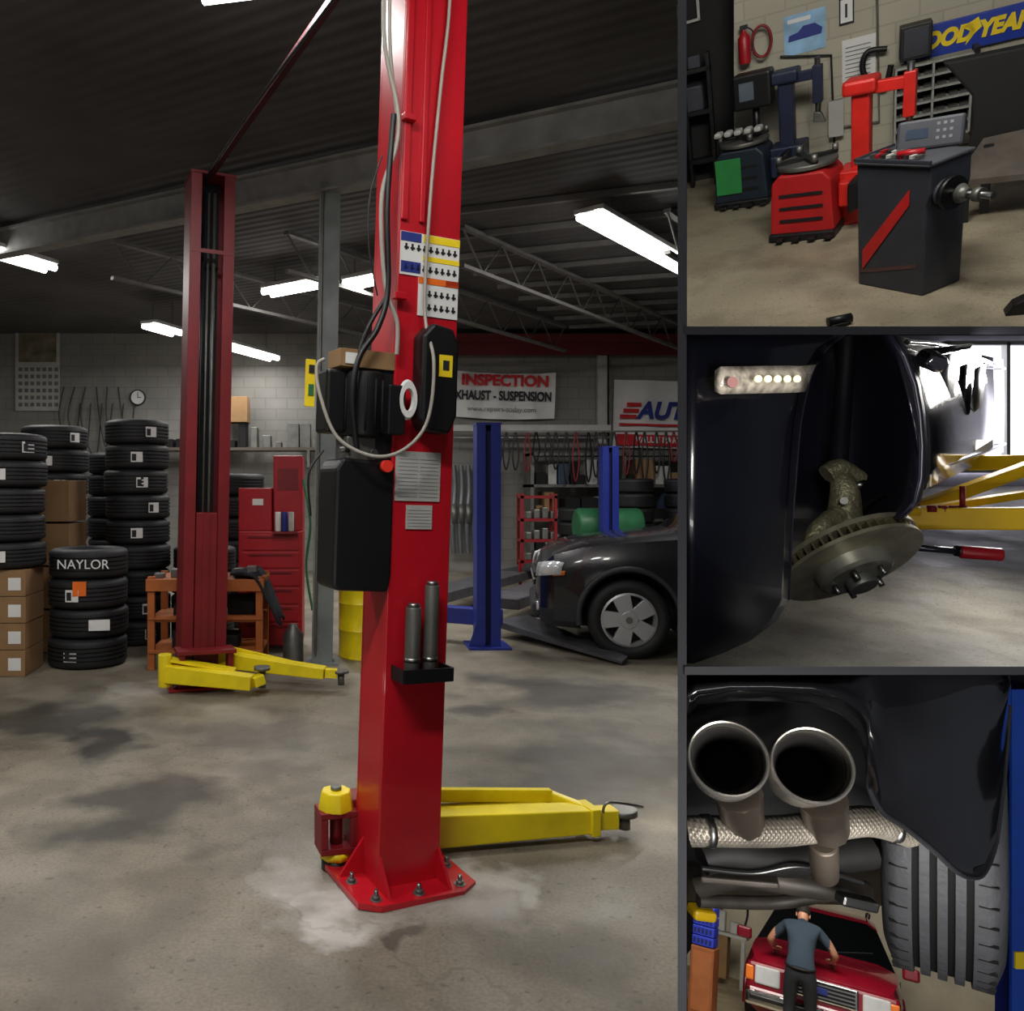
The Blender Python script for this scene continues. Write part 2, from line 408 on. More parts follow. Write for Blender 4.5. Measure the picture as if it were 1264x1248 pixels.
def decal(nm, x0, x1, z0, z1, m=WHT): return box(nm, x0, x1, -.1045, -.1005, z0, z1, m, near)
decal('instruction_decal_a', -.125, .126, 2.30, 2.46); decal('instruction_decal_b', -.045, .126, 2.155, 2.298)
hd = [(BLUT, -.125, .04-.08, 2.425, 2.458), (YELT, -.03, .126, 2.43, 2.458), (YELT, -.03, .126, 2.36, 2.378), (ORG, -.045, .126, 2.275, 2.298), (REDT, .07, .126, 2.275, 2.298)]
for i, (m, a, b, z0, z1) in enumerate(hd): box('decal_header_%d' % i, a, b, -.1065, -.1045, z0, z1, m, near)
gl = []
for z in (2.40, 2.325, 2.235, 2.185):
    for i in range(9):
        x = -.11+i*.026
        if z < 2.3 and x < -.03: continue
        gl.append((x, x+.018, -.1065, -.1045, z-.003, z+.004)); gl.append((x+.004, x+.012, -.1065, -.1045, z-.008, z+.016))
boxes('decal_pictograms', gl, INK, near)
box('decal_text', -.122, -.04, -.1065, -.1045, 2.31, 2.35, BLUT, near)
decal('warning_sheet', -.115, .075, 1.46, 1.645, OFFW); decal('data_sheet', -.065, .045, 1.355, 1.445, OFFW)
LINK = mat('light_grey_ink', (145, 145, 145))
boxes('sheet_lines', [(-.105+.092*c, -.022+.088*c, -.1055, -.1045, 1.475+i*.014, 1.4775+i*.014) for i in range(11) for c in (0, 1)], LINK, near)
boxes('sheet_lines_small', [(-.058, .038, -.1055, -.1045, 1.365+i*.012, 1.367+i*.012) for i in range(6)], LINK, near)
prism('lock_cover', [(-.06, 1.76), (-.04, 1.72), (.06, 1.71), (.09, 1.78), (.09, 2.04), (.065, 2.1), (-.02, 2.115), (-.06, 2.07)], -.19, -.1, BLK, near, bevel=.012)
box('warning_label', .005, .06, -.1935, -.1905, 1.92, 2.0, YELT, near); box('warning_symbol', .02, .045, -.196, -.1935, 1.945, 1.98, INK, near)
lathe('cable_handle', [(.028, -.012), (.044, -.012), (.05, 0), (.044, .012), (.028, .012)], WHT, near, 24, M=T(-.1, -.15, 1.83) @ RX(90) @ Matrix.Diagonal((.8, 1.5, 1, 1)))
box('adapter_shelf', -.1, .1, -.2, -.1, .81, .825, BLK, near, .003)
boxes('adapter_shelf_rim', [(-.1, .1, -.205, -.198, .80, .85), (-.105, -.098, -.2, -.1, .80, .85), (.098, .105, -.2, -.1, .80, .85)], BLK, near)
for nm, x, z1, r in (('a', -.045, 1.07, .029), ('b', .03, 1.15, .027)):
    cyl('adapter_'+nm, (x, -.15, .825), (x, -.15, z1), r, ZINC, near, bevel=.003); cyl('adapter_cap_'+nm, (x, -.15, z1), (x, -.15, z1+.015), r*.8, STEEL, near); cyl('adapter_collar_'+nm, (x, -.15, .87), (x, -.15, .885), r*1.1, STEEL, near)
box('unit_bracket', -.2, -.12, -.09, .06, 1.55, 1.98, BLK, near, .004)
cyl('motor', (-.235, -.04, 1.69), (-.235, -.04, 1.93), .085, BLK, near, bevel=.01)
for i in range(14):
    a = 2*pi*i/14; cyl('motor_fin_%d' % i, (-.235+.087*cos(a), -.04+.087*sin(a), 1.71), (-.235+.087*cos(a), -.04+.087*sin(a), 1.9), .004, BLKM, near, seg=6)
box('capacitor_box', -.39, -.31, -.08, .03, 1.70, 1.93, BLK, near, .012)
box('pump_block', -.31, -.17, -.09, .02, 1.60, 1.69, ZINC, near, .006)
cyl('relief_valve', (-.30, -.09, 1.64), (-.34, -.09, 1.64), .012, STEEL, near, seg=12); cyl('fitting', (-.22, -.1, 1.63), (-.22, -.14, 1.63), .014, STEEL, near, seg=12)
prism('oil_reservoir', [(-.34, 1.13), (-.13, 1.12), (-.12, 1.18), (-.12, 1.6), (-.33, 1.61), (-.355, 1.57), (-.355, 1.15)], -.11, .06, BLK, near, bevel=.014)
box('cardboard_carton', -.35, -.13, -.1, .02, 1.94, 2.005, CARD, near, .002); box('carton_label', -.33, -.28, -.104, -.1, 1.95, 1.99, WHT, near)
box('switch_box', -.18, -.11, -.16, -.1, 1.70, 1.88, BLK, near, .006)
cyl('stop_button', (-.165, -.112, 1.585), (-.165, -.14, 1.585), .022, mat('button_red', (245, 60, 45), .4), near)
box('hose_tag', -.46, -.425, -.05, -.04, 1.79, 1.96, YELT, near); box('hose_tag_print', -.45, -.43, -.053, -.05, 1.83, 1.87, GREEN, near); box('hose_tag_print2', -.45, -.43, -.053, -.05, 1.91, 1.94, INK, near)
tube('grey_hose', [pl(545, -140), pl(543, 0), pl(533, 100), pl(521, 240), pl(515, 380), pl(512, 450, -.22), pl(505, 520, -.22), pl(480, 556, -.2), pl(445, 566, -.18), pl(410, 545, -.12), pl(394, 495, -.08), pl(392, 460, -.06), pl(402, 450, -.05)], .0065, CABLE, near)
tube('grey_cable', [pl(463, -140, -.12), pl(461, 0, -.12), pl(463, 70, -.12), pl(478, 145, -.13), pl(476, 190, -.13), pl(462, 240, -.12), pl(461, 300, -.12), pl(467, 365, -.125), pl(480, 400, -.13), pl(480, 440, -.13)], .008, CABLE, near)
tube('grey_cable_b', [pl(469, -140, -.12), pl(468, 0, -.12), pl(470, 80, -.12), pl(478, 150, -.125)], .007, CABLE, near)
tube('black_hose', [pl(473, 150, -.13), pl(466, 260, -.13), pl(468, 360, -.13), pl(455, 410, -.14), pl(432, 450, -.14), pl(425, 500, -.14), pl(432, 560, -.13)], .011, BLK, near)
tube('black_hose_b', [pl(468, 370, -.12), pl(446, 410, -.12), pl(436, 450, -.1)], .008, BLK, near)
tube('thin_wire', [pl(462, 200, -.11), pl(448, 250, -.11), pl(447, 310, -.11), pl(458, 370, -.11)], .003, BLK, near)
tube('drop_wire', [pl(402, 560, -.05), pl(385, 590, -.05), pl(390, 640, -.03)], .004, BLK, near)
for z, x in ((2.86, -.12), (2.2, -.135)): box('hose_clip', x-.02, x+.03, -.135, -.1, z, z+.025, RED, near, .003)
pv = empty('near_arm_pivot', T(-.02, 3.22, 0) @ RZ(15), lift)
cyl('cap', (0, 0, .235), (0, 0, .31), .075, YEL, pv, r1=.06, seg=8, bevel=.006)
cyl('cap_bolt', (0, 0, .31), (0, 0, .325), .022, ZINC, pv, seg=10)
boxes('clevis', [(-.075, .075, -.06, .06, .215, .24), (-.075, .075, -.06, .06, .075, .1), (-.075, -.045, -.06, .06, .1, .215), (.045, .075, -.06, .06, .1, .215)], DRED, pv, .004)
cyl('pin', (0, 0, .1), (0, 0, .22), .025, DRED, pv); cyl('lower_ring', (0, 0, .045), (0, 0, .075), .065, YEL, pv, seg=8); cyl('foot', (0, 0, .0), (0, 0, .045), .058, BLK, pv)
beam('carriage', (.02, 3.27, .17), (.36, 3.42, .17), .12, .2, DRED, lift, .006)
A0 = V((.30, 3.36, .095)); A1 = V((1.07, 3.5, .085))
beam('near_arm_outer', A0, A1, .11, .14, YEL, lift, .006, h1=.1)
beam('near_arm_brace', V((.28, 3.46, .20)), V((.93, 3.6, .145)), .035, .055, YEL, lift, .004)
beam('near_arm_brace_end', V((.91, 3.62, .14)), V((1.07, 3.5, .11)), .035, .05, YEL, lift, .004)
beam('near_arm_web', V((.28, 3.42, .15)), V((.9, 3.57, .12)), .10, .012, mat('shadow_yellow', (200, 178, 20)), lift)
beam('near_arm_extension', A1-V((.05, .01, 0)), V((1.19, 3.52, .08)), .08, .08, YEL, lift, .004)
beam('near_arm_collar', V((1.05, 3.49, .085)), V((1.09, 3.50, .085)), .125, .115, YEL, lift, .004)
cyl('near_pad', (1.23, 3.52, .09), (1.23, 3.52, .115), .055, ZINC, lift); cyl('near_pad_screw', (1.23, 3.52, .03), (1.23, 3.52, .09), .025, ZINC, lift)
tube('near_pad_handle', [(1.12, 3.47, .12), (1.14, 3.46, .165), (1.24, 3.48, .15), (1.32, 3.55, .11), (1.27, 3.6, .1)], .006, STEEL, lift)
far = empty('far_column', T(-1.10, 6.3, 0) @ RY(1.2) @ RZ(20), lift)
HF = 3.90
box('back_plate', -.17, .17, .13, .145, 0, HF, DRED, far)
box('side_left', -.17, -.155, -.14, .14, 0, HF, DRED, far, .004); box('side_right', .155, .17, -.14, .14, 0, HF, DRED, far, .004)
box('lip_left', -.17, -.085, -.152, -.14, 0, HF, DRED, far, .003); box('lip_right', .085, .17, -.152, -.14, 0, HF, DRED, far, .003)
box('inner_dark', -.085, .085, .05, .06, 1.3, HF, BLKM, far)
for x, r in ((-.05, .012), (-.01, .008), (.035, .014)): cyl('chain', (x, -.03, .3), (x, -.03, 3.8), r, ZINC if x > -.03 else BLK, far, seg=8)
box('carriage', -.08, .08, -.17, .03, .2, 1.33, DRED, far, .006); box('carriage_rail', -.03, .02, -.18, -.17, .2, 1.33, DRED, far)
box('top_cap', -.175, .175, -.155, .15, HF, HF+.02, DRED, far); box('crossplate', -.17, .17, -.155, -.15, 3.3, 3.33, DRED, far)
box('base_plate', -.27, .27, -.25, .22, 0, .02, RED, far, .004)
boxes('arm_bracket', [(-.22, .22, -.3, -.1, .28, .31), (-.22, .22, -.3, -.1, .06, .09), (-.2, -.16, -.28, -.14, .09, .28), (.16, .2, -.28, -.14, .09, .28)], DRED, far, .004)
for i, x in enumerate((-.22, .22)): cyl('nut_%d' % i, (x, -.2, .02), (x, -.2, .05), .02, STEEL, far, seg=6)
fa = V((-1.28, 5.98, .15)); fb = V((-.64, 5.86, .11))
beam('far_arm_a', fa, fb, .12, .13, YEL, lift, .006, h1=.1); beam('far_arm_a_plate', fa+V((-.02, .03, .1)), fa+V((.5, .0, .02)), .1, .02, YEL, lift)
cyl('far_pivot_a', (-1.3, 5.98, .05), (-1.3, 5.98, .29), .05, YEL, lift, bevel=.005)
beam('far_arm_a_ext', fb, V((-.57, 5.9, .13)), .09, .07, YEL, lift, .004)
cyl('far_pad_a', (-.58, 5.95, .18), (-.58, 5.95, .205), .06, ZINC, lift); cyl('far_pad_screw_a', (-.58, 5.95, .05), (-.58, 5.95, .18), .028, ZINC, lift)
ga = V((-.93, 6.25, .2)); gb = V((-.12, 6.08, .13))
beam('far_arm_b', ga, gb, .12, .12, YEL, lift, .006, h1=.08); beam('far_arm_b_brace', ga+V((.0, .12, .06)), gb+V((-.2, .1, .03)), .03, .05, YEL, lift)
beam('far_arm_b_ext', gb, gb+V((.09, 0, -.005)), .08, .06, YEL, lift)
cyl('far_pad_b', (.0, 6.08, .13), (.0, 6.08, .15), .06, ZINC, lift); cyl('far_pad_screw_b', (.0, 6.08, .04), (.0, 6.08, .13), .025, ZINC, lift)
cyl('far_pivot_b', (-.95, 6.25, .08), (-.95, 6.25, .3), .055, YEL, lift)
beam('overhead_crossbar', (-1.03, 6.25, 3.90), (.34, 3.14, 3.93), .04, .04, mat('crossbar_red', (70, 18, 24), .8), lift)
tube('overhead_hose', [(-1.05, 6.2, 3.86), (-.5, 4.9, 3.86), (.3, 3.2, 3.88)], .01, BLK, lift)

# ------------------------------------------------------------------ TIRES / STORAGE LEFT
st1 = tire_stack(-2.19, 7.05, 4, .33, .25)
tire_stack(-2.02, 8.05, 9, .31, .243)
tire_stack(-1.38, 8.12, 4, .31, .235)
tire_stack(-2.98, 8.45, 9, .33, .24)
tire_stack(-2.55, 9.25, 8, .33, .24)
tire_stack(-1.2, 9.1, 7, .33, .24)
tire_stack(-3.75, 8.7, 8, .33, .24)
box('orange_sticker', .33, .337, -.07, .04, .62, .74, ORG, st1, M=RZ(-84))
box('white_sticker', .33, .337, .03, .2, .33, .42, WHT, st1, M=RZ(-79))
text('chalk_letters', 'NAYLOR', .11, WHT, T(.05, -.335, .88) @ FRONT, st1)
e = empty('cardboard_box_stack', T(-2.80, 6.72, 0) @ RZ(2))
TAPE = mat('tape', (168, 140, 94), .6)
for i in range(4):
    z = i*.215
    box('carton_%d' % i, -.27, .26+random.uniform(-.01, .01), -.22, .22, z+.002, z+.212, CARD, e, .004)
    box('carton_label_%d' % i, .12, .22, -.224, -.22, z+.05, z+.15, WHT, e); box('carton_tape_%d' % i, -.02, .04, -.222, -.22, z, z+.212, TAPE, e)
tire_stack(-2.80, 6.75, 5, .32, .22, .862)
e = empty('cardboard_carton_pile', T(-2.75, 7.75, 0))
for i in range(4): box('carton_%d' % i, -.2, .25, -.3, .2, i*.4+.01, i*.4+.39, CARD, e, .004)
ct_ = empty('wooden_tool_cart', T(-1.12, 7.0, 0))
lg = []
for x in (-.46, .44):
    for y in (-.25, .25): lg.append((x-.03, x+.03, y-.02, y+.02, 0, .78))
lg += [(-.5, .48, -.28, .28, .72, .76), (-.48, .46, -.26, -.24, .4, .45), (-.48, .46, -.28, .28, .14, .17), (-.48, .46, -.28, .28, .42, .44), (-.5, .48, -.29, -.27, .66, .76)]
boxes('frame', lg, WOOD, ct_, .004)
boxes('contents', [(-.3, -.1, -.2, .1, .17, .32), (.0, .25, -.2, .1, .17, .28), (-.3, .05, -.15, .15, .44, .55), (.15, .38, -.1, .1, .44, .6)], BLKM, ct_, .01)
boxes('tray_clutter', [(-.45+.13*i, -.37+.13*i, -.2+.05*(i % 3), -.1+.05*(i % 3), .76, .8+.03*(i % 4)) for i in range(7)], ZINC, ct_, .005)
cyl('bottle', (.1, -.1, .17), (.1, -.1, .38), .03, WHT, ct_)
rows = []
for i in range(9):
    r = []
    for j in range(11):
        u = i/8; v = j/10
        r.append((.2+.4*u+.02*sin(v*9), -.3+.5*v if u < .5 else -.3+.5*v+.03*sin(v*12), .8+.02*sin(j*1.7+i)-(.42*max(0, u-.55)/.45)))
    rows.append(r)
grid('draped_jacket', rows, CLOTH, ct_, thick=.02)
tb = empty('red_tool_cabinet', T(-.68, 7.75, 0))
box('lower_case', -.27, .32, -.25, .25, .06, 1.12, TRED, tb, .01); box('upper_case', .05, .32, -.22, .25, 1.12, 1.82, TRED, tb, .01)
box('side_case', -.27, .04, -.25, .2, 1.12, 1.52, TRED, tb, .01)
for i in range(6): box('drawer_%d' % i, -.24, .29, -.262, -.25, .12+i*.165, .265+i*.165, TRED, tb, .004); box('handle_%d' % i, -.18, .23, -.275, -.262, .235+i*.165, .25+i*.165, DRED, tb)
boxes('window', [(.09, .28, -.226, -.22, 1.5, 1.7)], DRED, tb); boxes('logo_plate', [(-.14, -.04, -.256, -.25, 1.36, 1.42)], WHT, tb)
for i in range(4): cyl('wheel_%d' % i, (-.2+.45*(i % 2), -.2+.35*(i//2), .03), (-.17+.45*(i % 2), -.2+.35*(i//2), .03), .03, BLK, tb)
for i, x in enumerate((.1, .16, .22)): cyl('spray_can_%d' % i, (x, -.3, 1.12), (x, -.3, 1.3), .027, [WHT, BLUT, OFFW][i], tb, bevel=.006)
box('can_ledge', .05, .28, -.34, -.25, 1.1, 1.12, DRED, tb)
tube('air_hose', [(.33, -.3, 1.6), (.4, -.35, 1.2), (.36, -.3, .8), (.42, -.35, .4)], .012, GREEN, tb)
b = empty('yellow_barrel', T(.23, 7.35, 0))
lathe('drum', [(.0, 0), (.25, 0), (.255, .01), (.25, .02), (.25, .24), (.257, .25), (.25, .26), (.25, .48), (.257, .49), (.25, .5), (.25, .62), (.255, .63), (.24, .64), (0, .63)], YEL, b)
b = empty('oil_can', T(-.42, 7.1, 0)); lathe('can', [(0, 0), (.09, 0), (.09, .24), (.05, .29), (.03, .33), (0, .33)], ZINC, b, 24)

# ------------------------------------------------------------------ BACK WALL
cl = empty('wall_clock', T((171-CX)*.015, 14.97, 1.5+(605-491)*.015) @ RX(90))
lathe('rim', [(.125, 0), (.145, 0), (.145, .04), (.125, .04)], BLK, cl, 32); cyl('face', (0, 0, 0), (0, 0, .025), .128, WHT, cl); box('hand_a', -.006, .006, 0, .09, .026, .03, INK, cl); box('hand_b', -.006, .06, -.006, .006, .026, .03, INK, cl)
w = empty('wall_calendar', T(*P(47, 455, 14.95)))
box('sheet', -.42, .4, 0, .02, -.78, .78, OFFW, w)
boxes('grid', [(-.36+.11*i, -.29+.11*i, -.004, 0, -.7+.13*j, -.63+.13*j) for i in range(7) for j in range(6)], GINK, w)
boxes('picture', [(-.36, .34, -.004, 0, .12, .7)], mat('sepia', (120, 112, 95), var=.5, scale=5), w)
sh = empty('wall_shelf', T(-2.0, 14.5, 2.2)); box('board', -1.9, 1.9, -.3, .35, 0, .05, mat('grey_board', (92, 84, 74)), sh)
boxes('brackets', [(-1.5, -1.45, -.3, .4, -.3, 0), (1.4, 1.45, -.3, .4, -.3, 0)], ZINC, sh)
cl2 = []
for i in range(16): x = -1.8+i*.22; cl2.append((x, x+random.uniform(.1, .2), -.2, .2, .05, .05+random.uniform(.1, .5)))
boxes('stored_parts', cl2[:10], BLKM, sh, .01); boxes('stored_parts_b', cl2[10:], ZINC, sh, .01)
box('carton', -.1, .35, -.25, .2, .5, .95, CARD, sh, .004)
fn = empty('coiled_cables', T(-4.6, 14.9, 2.9))
for i in range(6): tube('cable_%d' % i, [(-.5+.2*i, 0, .5), (-.6+.2*i+random.uniform(-.2, .2), -.05, -.1), (-.3+.2*i, -.05, -.6-.1*(i % 3)), (-.2+.2*i, 0, .2)], .012, BLK, fn)
hb = empty('red_header_beam'); HBM = mat('header_red', (108, 28, 32), .7)
box('flange', 2.0, 9, 14.5, 14.9, 4.16, 4.3, HBM, hb); box('web', 2.0, 9, 14.7, 14.72, 3.95, 4.16, HBM, hb)
dp = empty('door_track'); box('rail', 2.0, 4.8, 14.4, 14.5, 2.55, 2.66, OFFW, dp); box('rail_b', 2.0, 4.8, 14.4, 14.5, 2.42, 2.45, ZINC, dp); box('upright', 4.70, 4.86, 14.8, 14.9, 2.3, 4.3, OFFW, dp); box('upright_b', 4.9, 4.93, 14.8, 14.9, 2.3, 4.3, ZINC, dp)
bn = empty('inspection_banner', T(2.95, 14.9, 3.26) @ RY(1.5))
rows = [[(-.98+1.96*j/24, -.02+.025*sin(j*.9+i*.4), -.42+.84*i/6-.04*sin(pi*j/24)) for j in range(25)] for i in range(7)]
grid('cloth', rows, WHT, bn)
text('line_1', 'INSPECTION', .27, REDT, T(.05, -.07, .24) @ FRONT, bn, bold=.012, sx=1.05)
text('line_2', 'EXHAUST - SUSPENSION', .235, INK, T(-.02, -.07, -.04) @ FRONT, bn, bold=.008, sx=.72)
text('line_3', 'www.repairs-today.com', .13, GINK, T(0, -.07, -.28) @ FRONT, bn)
bn = empty('auto_parts_banner', T(6.15, 14.9, 2.88) @ RY(1.5))
rows = [[(-1.15+2.3*j/24, -.02+.02*sin(j*.8), -.62+1.24*i/6) for j in range(25)] for i in range(7)]
grid('cloth', rows, WHT, bn)
boxes('stripes', [(-.92, -.66, -.08, -.06, .13, .2), (-.98, -.70, -.08, -.06, .02, .09), (-1.04, -.74, -.08, -.06, -.09, -.02), (-1.05, 1.1, -.08, -.06, -.22, -.18)], REDT, bn)
box('foot_band', -1.1, 1.1, -.08, -.06, -.58, -.38, REDT, bn)
text('letters', 'AUTO', .42, BLUT, T(-.14, -.09, .05) @ FRONT, bn, bold=.018, shear=.25)
text('foot', 'VALUE PARTS', .15, WHT, T(-.3, -.1, -.48) @ FRONT, bn, bold=.006)
hp = empty('hanging_exhaust_pipes', T(2.3, 14.75, 0))
for i in range(7):
    x = -.25+i*.13; tube('pipe_%d' % i, [(x, 0, 1.95), (x+.02, 0, 1.5), (x-.03, -.05, .9), (x, 0, .35)], .045, mat('aluminised_pipe', (125, 128, 132), .4, .6), hp)
    cyl('muffler_%d' % i, (x, -.06, .9), (x, -.06, 1.25), .055, ZINC, hp)
sr = empty('parts_shelving', T(4.5, 14.4, 0))
boxes('boards', [(-1.2, 3.6, -.3, .3, z, z+.05) for z in (.3, .95, 1.55, 2.1)]+[(x, x+.06, -.3, .3, 0, 2.15) for x in (-1.2, .4, 2, 3.55)], ZINC, sr)
cc = [[], [], [], []]
for z in (.35, 1.0, 1.6):
    x = -1.1
    while x < 3.4:
        w_ = random.uniform(.12, .34); h_ = random.uniform(.15, .48); cc[random.randrange(4)].append((x, x+w_, -.25, .2, z, z+h_)); x += w_+.03
for i, m in enumerate((CARD, BLKM, OFFW, mat('muddy_blue', (60, 75, 95)))): boxes('stock_%d' % i, cc[i], m, sr, .01)
wl = empty('wall_hung_belts', T(3.9, 14.0, 2.4))
box('rail', -1.3, 2.7, -.01, .01, .1, .13, ZINC, wl)
for i in range(22):
    x = -1.2+i*.17+random.uniform(-.04, .04); L_ = random.uniform(.3, .8)
    tube('belt_%d' % i, [(x, 0, .1), (x-.05, -.03, -L_/2), (x, -.03, -L_), (x+.06, -.03, -L_/2), (x+.02, 0, .1)], .014, [BLK, BLK, BLK, DRED, BLKM][i % 5], wl)
rr_ = empty('red_display_rack', T(2.87, 11.8, 0))
boxes('frame', [(-.28, -.24, -.15, -.11, .4, 1.45), (.2, .24, -.15, -.11, .4, 1.45), (-.28, -.24, .11, .15, .4, 1.45), (.2, .24, .11, .15, .4, 1.45)]+[(-.28, .24, -.15, .15, z, z+.04) for z in (.45, .75, 1.05, 1.38)], DRED, rr_)
boxes('goods', [(-.2+.12*i, -.12+.12*i, -.1, .08, z, z+.1+.03*(i % 3)) for i in range(4) for z in (.49, .79, 1.09)], ZINC, rr_, .01)
boxes('legs', [(-.28, -.24, -.02, .02, 0, .45), (.2, .24, -.02, .02, 0, .45)], TRED, rr_)
gt = empty('green_tank', T(4.15, 12.6, 0)); cyl('body', (-.5, 0, .95), (.5, 0, .95), .27, GREEN, gt, bevel=.05); boxes('stand', [(-.4, -.34, -.2, .2, 0, .75), (.34, .4, -.2, .2, 0, .75)], BLK, gt)
dk = empty('stacked_used_tires', T(4.75, 13.2, 0))
for i in range(7): tire('tire_%d' % i, T(.0, 0, .13+i*.24), dk); tire('tire_b%d' % i, T(.9, .1, .13+i*.24), dk)
for i in range(5): tire('tire_c%d' % i, T(-.75, .5, .13+i*.24), dk)

# ------------------------------------------------------------------ FOUR POST LIFT (blue)
fl = empty('four_post_car_lift')
DB = mat('deep_blue', (22, 32, 92))
for nm, p, hh in (('front_left', V((1.40, 7.78, 0)), 2.12), ('rear_left', V((3.93, 11.9, 0)), 2.12)):
    pe = empty('post_'+nm, T(*p), fl)
    boxes('channel', [(-.115, .115, .09, .105, 0, hh), (-.115, -.1, -.1, .1, 0, hh), (.1, .115, -.1, .1, 0, hh), (-.115, -.03, -.11, -.098, 0, hh), (.02, .115, -.11, -.098, 0, hh)], BLUE, pe, .003)
    box('inner', -.1, .1, .0, .01, 0, hh-.05, DB, pe)
    box('top_plate', -.12, .12, -.115, .11, hh, hh+.02, BLUE, pe); box('base', -.2, .2, -.2, .2, 0, .02, BLUE, pe)
    mesh('foot_gusset', [(-.115, -.11, .02), (-.19, -.11, .02), (-.115, -.11, .25), (-.115, -.095, .02), (-.19, -.095, .02), (-.115, -.095, .25)], [(0, 1, 2), (5, 4, 3), (0, 3, 4, 1), (1, 4, 5, 2), (2, 5, 3, 0)], BLUE, pe)
RW = mat('runway_grey', (80, 80, 84), .5, .3, var=.3)
beam('runway_a', V((1.75, 8.95, .25)), V((4.2, 13.0, .25)), .45, .12, RW, fl, .01)
beam('runway_b', V((.85, 9.2, .25)), V((3.2, 13.0, .25)), .45, .12, RW, fl, .01)
beam('cross_end', V((.3, 8.55, .26)), V((1.55, 7.85, .26)), .14, .16, BLUE, fl, .01)
mesh('ramp', [P(612, 766, 8.3), P(650, 758, 8.6), P(775, 810, 7.0), P(768, 817, 6.9), P(612, 774, 8.3), P(650, 766, 8.6), P(775, 815, 7.0), P(768, 820, 6.9)], [(0, 3, 2, 1), (4, 5, 6, 7), (0, 4, 7, 3), (1, 2, 6, 5), (0, 1, 5, 4), (2, 3, 7, 6)], RW, fl)

